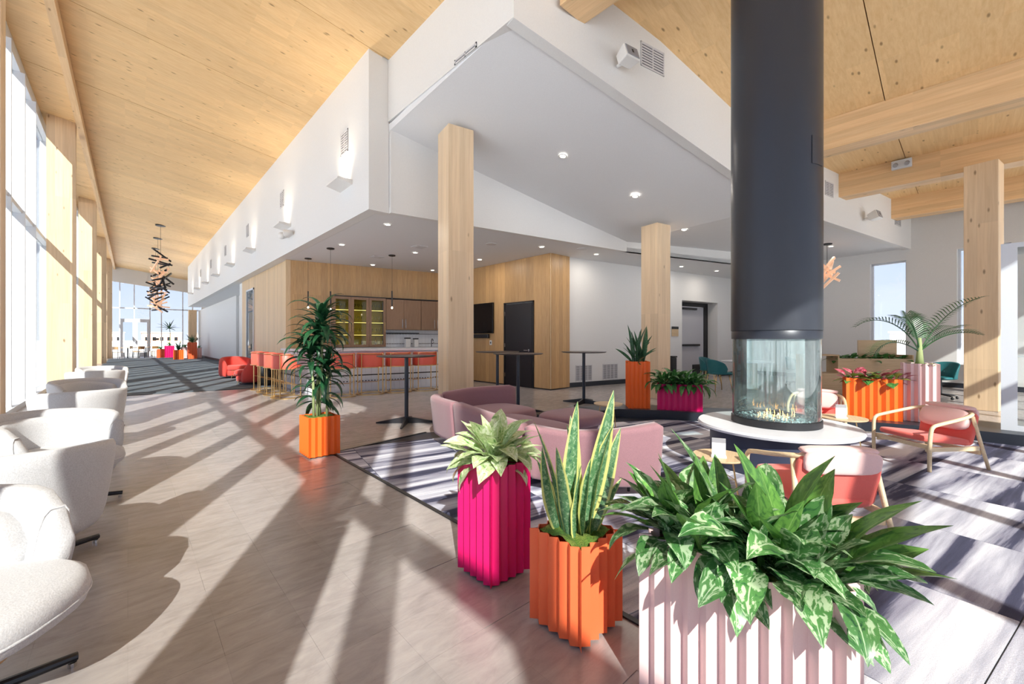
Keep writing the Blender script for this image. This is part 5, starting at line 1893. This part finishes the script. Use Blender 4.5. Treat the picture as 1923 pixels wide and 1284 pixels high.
for x0, y0, x1, y1, h in canes:
    obj('cane', MB().tube([(x0, y0, 0.41), ((x0 + x1) / 2 + 0.01, (y0 + y1) / 2, 0.41 + (h - 0.41) * 0.5), (x1, y1, h)], [0.017, 0.015, 0.013], 8), bark, pl, smooth=True)
for hx_, (x1, y1), n, zr in [(1.62, (0.02, -0.04), 44, 0.26), (1.42, (-0.02, 0.03), 36, 0.2), (1.22, (-0.09, 0.02), 40, 0.24), (1.05, (0.09, 0.03), 34, 0.22), (0.72, (0.0, 0.1), 20, 0.14)]:
    for i in range(n):
        f = i / (n - 1)
        put_leaf(pl, DR[i % 3], (x1, y1, hx_ - zr * f), i * 2.39996 + rn.uniform(-.2, .2), R(72 - 75 * f + rn.uniform(-8, 8)), rn.uniform(-.3, .3), rn.uniform(0.75, 1.1))

# planters on and behind the ledge
Lz = 0.141
ang1 = math.atan2(2.95 - 3.54, 6.89 - 6.57)
planter('corrugated_planter', 'tall narrow orange corrugated planter on the ledge before the timber column', 6.56, 3.92, 0.36, 0.36, 0.80, pl_orange, rz=R(-50), z=Lz, pitch=0.072, amp=0.026, feet=False)
pl = thing('snake_plant', 'dark green snake plant in the tall orange planter on the ledge', 'plant', (6.56, 3.92, Lz))
moss_bed(pl, 0.28, 0.28, 0.75, 14)
SD = [leaf_mesh('leaf', lf_snake_dark, L, W, 0.0, cu, 0.4, n=10, seed=i + 50, base_w=0.02, pow_=0.75, tipw=0.8) for i, (L, W, cu) in enumerate([(0.62, 0.06, 0.2), (0.5, 0.055, 0.35), (0.42, 0.05, 0.5)])]
rn = random.Random(15)
for i in range(26):
    f = i / 25
    put_leaf(pl, SD[0 if i < 9 else 1 if i < 17 else 2], (rn.uniform(-.07, .07), rn.uniform(-.07, .07), 0.76), i * 2.4, R(88 - 42 * f + rn.uniform(-4, 4)), rn.uniform(-1, 1), rn.uniform(0.85, 1.1))
put_leaf(pl, SD[1], (-0.13, -0.10, 0.78), R(225), R(25), 0.2, 0.8)

c1 = Vector((6.72, 3.25)) + Vector((0.9, 0.42)) * 0.14
planter('corrugated_trough', 'magenta corrugated trough with leafy plants on the ledge', c1.x, c1.y, 0.70, 0.28, 0.43, pl_magenta, rz=ang1, z=Lz, pitch=0.0875, amp=0.028, feet=False)
pl = thing('peace_lily', 'bushy dark green leafy plants in the magenta trough', 'plant', (c1.x, c1.y, Lz), ang1)
moss_bed(pl, 0.62, 0.2, 0.38, 16)
LY = [leaf_mesh('leaf', lf_lily, L, W, 0.3, cu, 0.3, n=8, seed=i + 60) for i, (L, W, cu) in enumerate([(0.32, 0.07, 1.3), (0.36, 0.075, 1.8), (0.28, 0.065, 0.9)])]
for cx in (-0.25, -0.08, 0.09, 0.25):
    rosette(pl, LY, (cx, 0, 0.40), 38, R(84), R(2), rn, 0.9, 1.2, 0.05)

c2 = Vector((8.06, 1.16))
ang2 = math.atan2(-1.06, 0.30)
planter('corrugated_trough', 'bright orange corrugated trough with red leaves on the ledge', 8.20, 1.0, 0.64, 0.30, 0.60, pl_orange, rz=R(-72), z=Lz, pitch=0.087, amp=0.028, feet=False)
pl = thing('red_leaf_plant', 'low plants with red and yellow-green leaves in the orange trough', 'plant', (8.20, 1.0, Lz), R(-72))
moss_bed(pl, 0.56, 0.22, 0.55, 18)
RL = [leaf_mesh('leaf', m, 0.26, 0.10, 0.35, 0.9, 0.1, n=8, seed=i + 70) for i, m in enumerate([lf_red, lf_red, lf_yellow, lf_lily])]
for cx in (-0.25, -0.12, 0.01, 0.14, 0.26):
    rosette(pl, RL, (cx, 0, 0.55), 17, R(62), R(5), rn, 0.75, 1.1, 0.06)

planter('corrugated_planter', 'tall pale pink corrugated planter with a palm on the ledge', 8.53, 0.50, 0.38, 0.38, 0.83, pl_pink, rz=R(-80), z=Lz, pitch=0.084, amp=0.028, feet=False)
pl = thing('potted_palm', 'feathery palm in the tall pale pink planter', 'plant', (8.53, 0.50, Lz))
moss_bed(pl, 0.34, 0.34, 0.79, 20)
obj('trunk', MB().tube([(0, 0, 0.8), (0.02, 0.0, 0.98), (0.0, 0, 1.2)], [0.05, 0.035, 0.02], 8).tube([(0.04, 0.02, 0.8), (0.06, 0.0, 0.98), (0.05, 0, 1.15)], [0.035, 0.03, 0.015], 8), bark, pl, smooth=True)


def frond(parent, base, az, el, L, nleaf, ll, droop, mat, name='frond'):
    vs, fs, uvs = [], [], []
    pos = Vector(base)
    a = el
    ds = L / nleaf
    path = [pos.copy()]
    for i in range(nleaf):
        d = Vector((math.cos(az) * math.cos(a), math.sin(az) * math.cos(a), math.sin(a)))
        pos = pos + d * ds
        path.append(pos.copy())
        a -= droop * (0.3 + 1.4 * i / nleaf) / nleaf
        if i < nleaf * 0.2:
            continue
        side = Vector((-math.sin(az), math.cos(az), 0))
        up = side.cross(d) * -1
        f = (i - nleaf * 0.2) / (nleaf * 0.8)
        l_ = ll * math.sin(PI * (0.18 + 0.75 * f)) ** 0.7
        for s in (-1, 1):
            dir_ = (side * s * 0.85 + d * 0.6 + up * 0.28).normalized()
            tip = pos + dir_ * l_ - Vector((0, 0, l_ * 0.18))
            mid = pos + dir_ * l_ * 0.5
            w_ = d * 0.009
            o_ = len(vs)
            vs += [pos - w_ * .4, pos + w_ * .4, mid + w_, mid - w_, tip]
            uvs += [(0.3, 0), (0.7, 0), (0.8, .5), (0.2, .5), (0.5, 1)]
            fs += [(o_, o_ + 1, o_ + 2, o_ + 3), (o_ + 3, o_ + 2, o_ + 4)]
    b = MB().tube(path, [0.010 * (1 - 0.8 * i / nleaf) + 0.001 for i in range(nleaf + 1)], 5)
    o_ = len(b.v)
    b.add(vs, fs)
    me = b.mesh(name, mat)
    ul = me.uv_layers.new(name='UVMap')
    for lp in me.loops:
        k = lp.vertex_index - o_
        ul.data[lp.index].uv = uvs[k] if k >= 0 else (0.5, 0.1)
    return link(name, me, parent)


RV = R(-47.5)        # direction pointing to picture right
for az, el, L, dr in [(RV, 62, 1.15, 0.9), (RV + 0.3, 42, 0.9, 0.9), (RV + PI - 0.2, 66, 1.0, 2.0), (RV + PI + 0.5, 74, 0.8, 1.6), (RV + 1.7, 82, 0.6, 0.5), (RV + PI, 35, 0.7, 1.9), (RV - 0.5, 50, 0.7, 1.4)]:
    frond(pl, (0.01, 0, 1.0), az, R(el), L, 26, 0.27, dr, lf_palm)

# ---------------------------------------------------------------- FAR FURNITURE
def shell_chair(x, y, rz, lab, caster=False, z=0.0):
    t = thing('teal_chair', lab, 'chair', (x, y, z), rz, 'teal shell chairs')
    obj('backrest', MB().sweep(bowed_shell(R(-100), R(100), 0.25, 0.28, 0.035, 0.82, 0.44, taper=0.1, endtop=0.66, flare=0.08)), teal_fab, t, smooth=True)
    obj('seat', MB().superell((0.03, 0, 0.46), 0.27, 0.26, 0.035, 0.5, 0.7, 24, 8), teal_fab, t, smooth=True)
    if caster:
        obj('post', MB().tube([(0, 0, 0.1), (0, 0, 0.44)], 0.025, 10), steel, t)
        for k in range(5):
            a = 2 * PI * k / 5
            l = obj('leg', MB().tube([(0, 0, 0.1), (0.28 * math.cos(a), 0.28 * math.sin(a), 0.07)], [0.02, 0.013], 8), steel, t)
            obj('caster', MB().superell((0.28 * math.cos(a), 0.28 * math.sin(a), 0.03), 0.03, 0.03, 0.03, 1, 1, 10, 6), black_metal, l, smooth=True)
    else:
        for sx in (-1, 1):
            for sy in (-1, 1):
                obj('leg', MB().tube([(sx * .17, sy * .17, 0.44), (sx * .24, sy * .22, 0)], [0.014, 0.009], 8), gold, t, smooth=True)


shell_chair(11.15, 4.35, R(-35), 'teal shell chair left of the white round table near the hall door')
shell_chair(12.2, 5.0, R(-90), 'teal shell chair behind the white round table')
t = thing('round_table', 'white round table with wooden base beside the teal chairs', 'table', (12.1, 4.0, 0))
obj('tabletop', MB().lathe([(0.6, 0.72), (0.62, 0.735), (0.62, 0.75)], 40), stone, t, auto=True)
obj('base', MB().box(-.25, .25, -.02, .02, 0, .72).box(-.02, .02, -.25, -.02, 0, .72).box(-.02, .02, .02, .25, 0, .72), desk_wood, t)
shell_chair(14.3, 3.4, R(-60), 'teal chair peeking over the left end of the wooden planter bench', True)
shell_chair(13.4, 0.45, R(150), 'teal task chair on casters beside the wide timber column', True)
# wooden planter bench with greenery
t = thing('planter_bench', 'low wooden storage bench topped with leafy greenery in the far room', 'bench', (13.1, 1.95, 0), R(-52))
obj('cabinet', MB().box(-1.15, 1.15, -.25, .25, 0, .50).box(-1.15, -1.12, -.25, .25, .5, .95).box(-.45, -.42, -.25, .25, .5, .95).box(1.12, 1.15, -.25, .25, .5, .95).box(-1.15, -.42, -.25, .25, .92, .95), desk_wood, t)
obj('front_panel', MB().box(-.42, 1.12, -.25, -.22, .50, .86), desk_wood, t)
obj('divider_screen', MB().box(0.25, 1.1, .22, .25, .5, 1.30), desk_wood, t)
pl = thing('bench_greenery', 'dense low greenery growing in the wooden bench', 'plant', (13.1, 1.95, 0), R(-52))
VL = [leaf_mesh('leaf', lf_lily, 0.22, 0.11, 0.3, 1.2, 0.1, n=6, seed=80 + i) for i in range(2)]
rn = random.Random(44)
for k in range(9):
    rosette(pl, VL, (-0.35 + 0.17 * k, rn.uniform(-.08, .08), 0.80), 14, R(75), R(0), rn, 0.8, 1.2, 0.08)
t = thing('desk', 'white office desk behind the tall pink planter in the far room', 'desk', (15.4, 0.55, 0), R(-80))
obj('top', MB().box(-1.0, 1.0, -.35, .35, .70, .73), stone, t)
obj('modesty_panel', MB().box(-1.0, 1.0, .3, .32, .25, .70), plastic_white, t)
for s in (-1, 1):
    obj('leg', MB().box(s * .97 - .02, s * .97 + .02, -.3, .3, 0, .70), plastic_white, t)

# glass display case by the right edge
t = thing('glass_display_case', 'white framed glass display case at the right picture edge', 'display case', (8.42, -0.27, 0.141), R(-3))
Wc, Dc, Hc = 0.9, 1.6, 2.42
fr = MB()
for x0, x1 in ((0, 0.19), (Wc - .12, Wc)):
    for y0, y1 in ((-Dc, -Dc + .12), (-.06, 0)):
        fr.box(x0, x1, y0, y1, 0, Hc)
fr.box(0, Wc, -Dc, 0, -0.0, 0.06).box(0, Wc, -Dc, 0, Hc - .05, Hc)
obj('frame', MB().box(0, .10, -.14, 0, 0, Hc).box(0, .06, -Dc, -Dc + .1, 0, Hc).box(Wc - .08, Wc, -.08, 0, 0, Hc).box(Wc - .08, Wc, -Dc, -Dc + .08, 0, Hc).box(0, .06, -Dc + .1, -.14, 0, 0.07).box(0, .06, -Dc + .1, -.14, Hc - .06, Hc), win_metal, t)
obj('pane', MB().box(0.02, 0.03, -Dc + .1, -.14, .07, Hc - .06), glass, t)
obj('pane', MB().box(0.1, Wc - .08, -.03, -.02, .07, Hc - .06), glass, t)
obj('top_panel', MB().box(.06, Wc - .08, -Dc + .08, -.08, Hc - .05, Hc), plastic_white, t)
obj('floor_panel', MB().box(.06, Wc - .08, -Dc + .08, -.08, 0, .05), plastic_white, t)
obj('fan_unit', MB().box(.15, .6, -1.2, -.3, Hc - .25, Hc - .06), black_metal, t)
obj('shelf', MB().box(.1, Wc - .1, -Dc + .1, -.1, .95, .97), clear_glass, t)
obj('top_unit', MB().box(.2, .8, -1.4, -.35, Hc + .001, Hc + .1), black_metal, t)

# planters and cafe furniture at the far end of the corridor
for x, y, w, h, mt, lab, lm, hl in [
    (1.75, 39.6, 0.42, 0.62, pl_coral, 'small orange planter at the left of the far corridor group', LY, 0.8),
    (2.25, 39.6, 0.55, 0.85, pl_magenta, 'magenta planter at the far corridor end with a tall spindly plant', LY, 1.6),
    (2.45, 35.0, 0.50, 0.62, pl_orange, 'bright orange planter in front of the far corridor group', SD, 0.9),
    (2.95, 37.0, 0.50, 0.75, pl_pink, 'pale pink planter between the orange ones at the far corridor end', LY, 1.0),
    (3.2, 35.4, 0.50, 1.10, pl_coral, 'tallest red-orange planter at the far corridor end by the wall', SD, 0.9),
    (3.72, 37.2, 0.34, 0.7, pl_pink, 'narrow pale planter touching the white corridor wall', LY, 0.7)]:
    planter('corrugated_planter', lab, x, y, w, w, h, mt, z=0.013 if y < 39 else 0.0, pitch=w / 5, amp=0.03, feet=False, grp='planters at the far corridor end')
    q = thing('potted_plant', 'leafy plant in the ' + lab.split(' planter')[0] + ' planter at the corridor end', 'plant', (x, y, 0.013 if y < 39 else 0.0), 0, 'plants at the far corridor end')
    moss_bed(q, w * .8, w * .8, h - .05, int(x * 10), 0.015)
    rosette(q, lm, (0, 0, h - 0.03), 22, R(85), R(35), rn, 0.9 * min(hl, 1), 1.3 * min(hl, 1), 0.05)
    if hl > 1.5:
        obj('stem', MB().tube([(0, 0, h), (0.05, 0, h + .8), (0, 0, h + 1.3)], 0.02, 6), bark, q)
        rosette(q, SD, (0, 0, h + 1.25), 18, R(70), R(-10), rn, 1.0, 1.5, 0.03)
t = None
cafe_wood = desk_wood
def cafe_table(x, y, lab):
    t = thing('cafe_table', lab, 'table', (x, y, 0), 0, 'tables at the far corridor end')
    obj('tabletop', MB().lathe([(0.5, 0.72), (0.5, 0.75)], 28), cafe_wood, t, auto=True)
    obj('pole', MB().tube([(0, 0, 0.02), (0, 0, 0.72)], 0.035, 8), steel, t)
    obj('base', MB().lathe([(0.25, 0), (0.05, 0.03)], 20), steel, t)


def cafe_chair(x, y, rz, lab):
    t = thing('cafe_chair', lab, 'chair', (x, y, 0), rz, 'wooden chairs at the far corridor end')
    obj('seat', MB().box(-.22, .22, -.22, .22, .43, .46), cafe_wood, t, bevel=0.01)
    obj('backrest', MB().box(-.24, -.21, -.22, .22, .62, .82), base_wood, t, bevel=0.01)
    for sx in (-1, 1):
        for sy in (-1, 1):
            obj('leg', MB().tube([(sx * .19, sy * .19, .43), (sx * .22, sy * .21, 0)] if sx > 0 else [(sx * .22, sy * .2, .8), (sx * .23, sy * .21, 0)], 0.014, 6), steel, t)


cafe_table(0.0, 39.9, 'round cafe table at the far left end of the corridor')
cafe_table(1.0, 41.6, 'round cafe table by the end doors')
cafe_chair(-0.45, 39.2, R(40), 'wooden chair at the left side of the far cafe table')
cafe_chair(0.55, 39.3, R(130), 'wooden chair at the near right side of the far cafe table')
cafe_chair(0.6, 40.5, R(230), 'wooden chair behind the far cafe table')
cafe_chair(1.4, 41.0, R(120), 'wooden chair in front of the end doors')
cafe_chair(0.4, 42.0, R(-20), 'wooden chair left of the table by the end doors')

# distant skyline seen through the glass
rn = random.Random(77)
bm_ = plain('far_facade', (0.5, 0.47, 0.45, 1), 0.8)
bm2 = plain('far_facade_brick', (0.5, 0.27, 0.18, 1), 0.8)
for i, (x, y, w, h, m_, lab) in enumerate([(-8, 230, 14, 4, bm_, 'pale distant building beyond the end doors'), (10, 220, 12, 4, bm2, 'reddish distant building beyond the end glazing'), (30, 240, 18, 4, bm_, 'long pale distant building right of the end glazing'),
                                           (130, 6, 12, 2.9, bm_, 'pale distant building beyond the right tall window'), (150, -12, 12, 2.9, bm2, 'low reddish distant building beyond the right tall window')]):
    t = thing('distant_building', lab, 'building', (x, y, -0.2), 0)
    obj('walls', MB().box(-w / 2, w / 2, -w / 2, w / 2, 0, h), m_, t)
    obj('roof', MB().box(-w / 2 - .3, w / 2 + .3, -w / 2 - .3, w / 2 + .3, h, h + .4), grille_grey, t)
    wmesh = MB().box(-.5, .5, -.05, .05, 0, 1.4).mesh('window', tv_black)
    for a in range(int(w / 2.2)):
        for b in range(int(h / 3)):
            if abs(x) < 50:
                link('window', wmesh, t, (-w / 2 + 1.4 + a * 2.2, -w / 2 - .02, 1 + b * 3))
            else:
                link('window', wmesh, t, (-w / 2 - .02, -w / 2 + 1.4 + a * 2.2, 1 + b * 3), (0, 0, PI / 2))
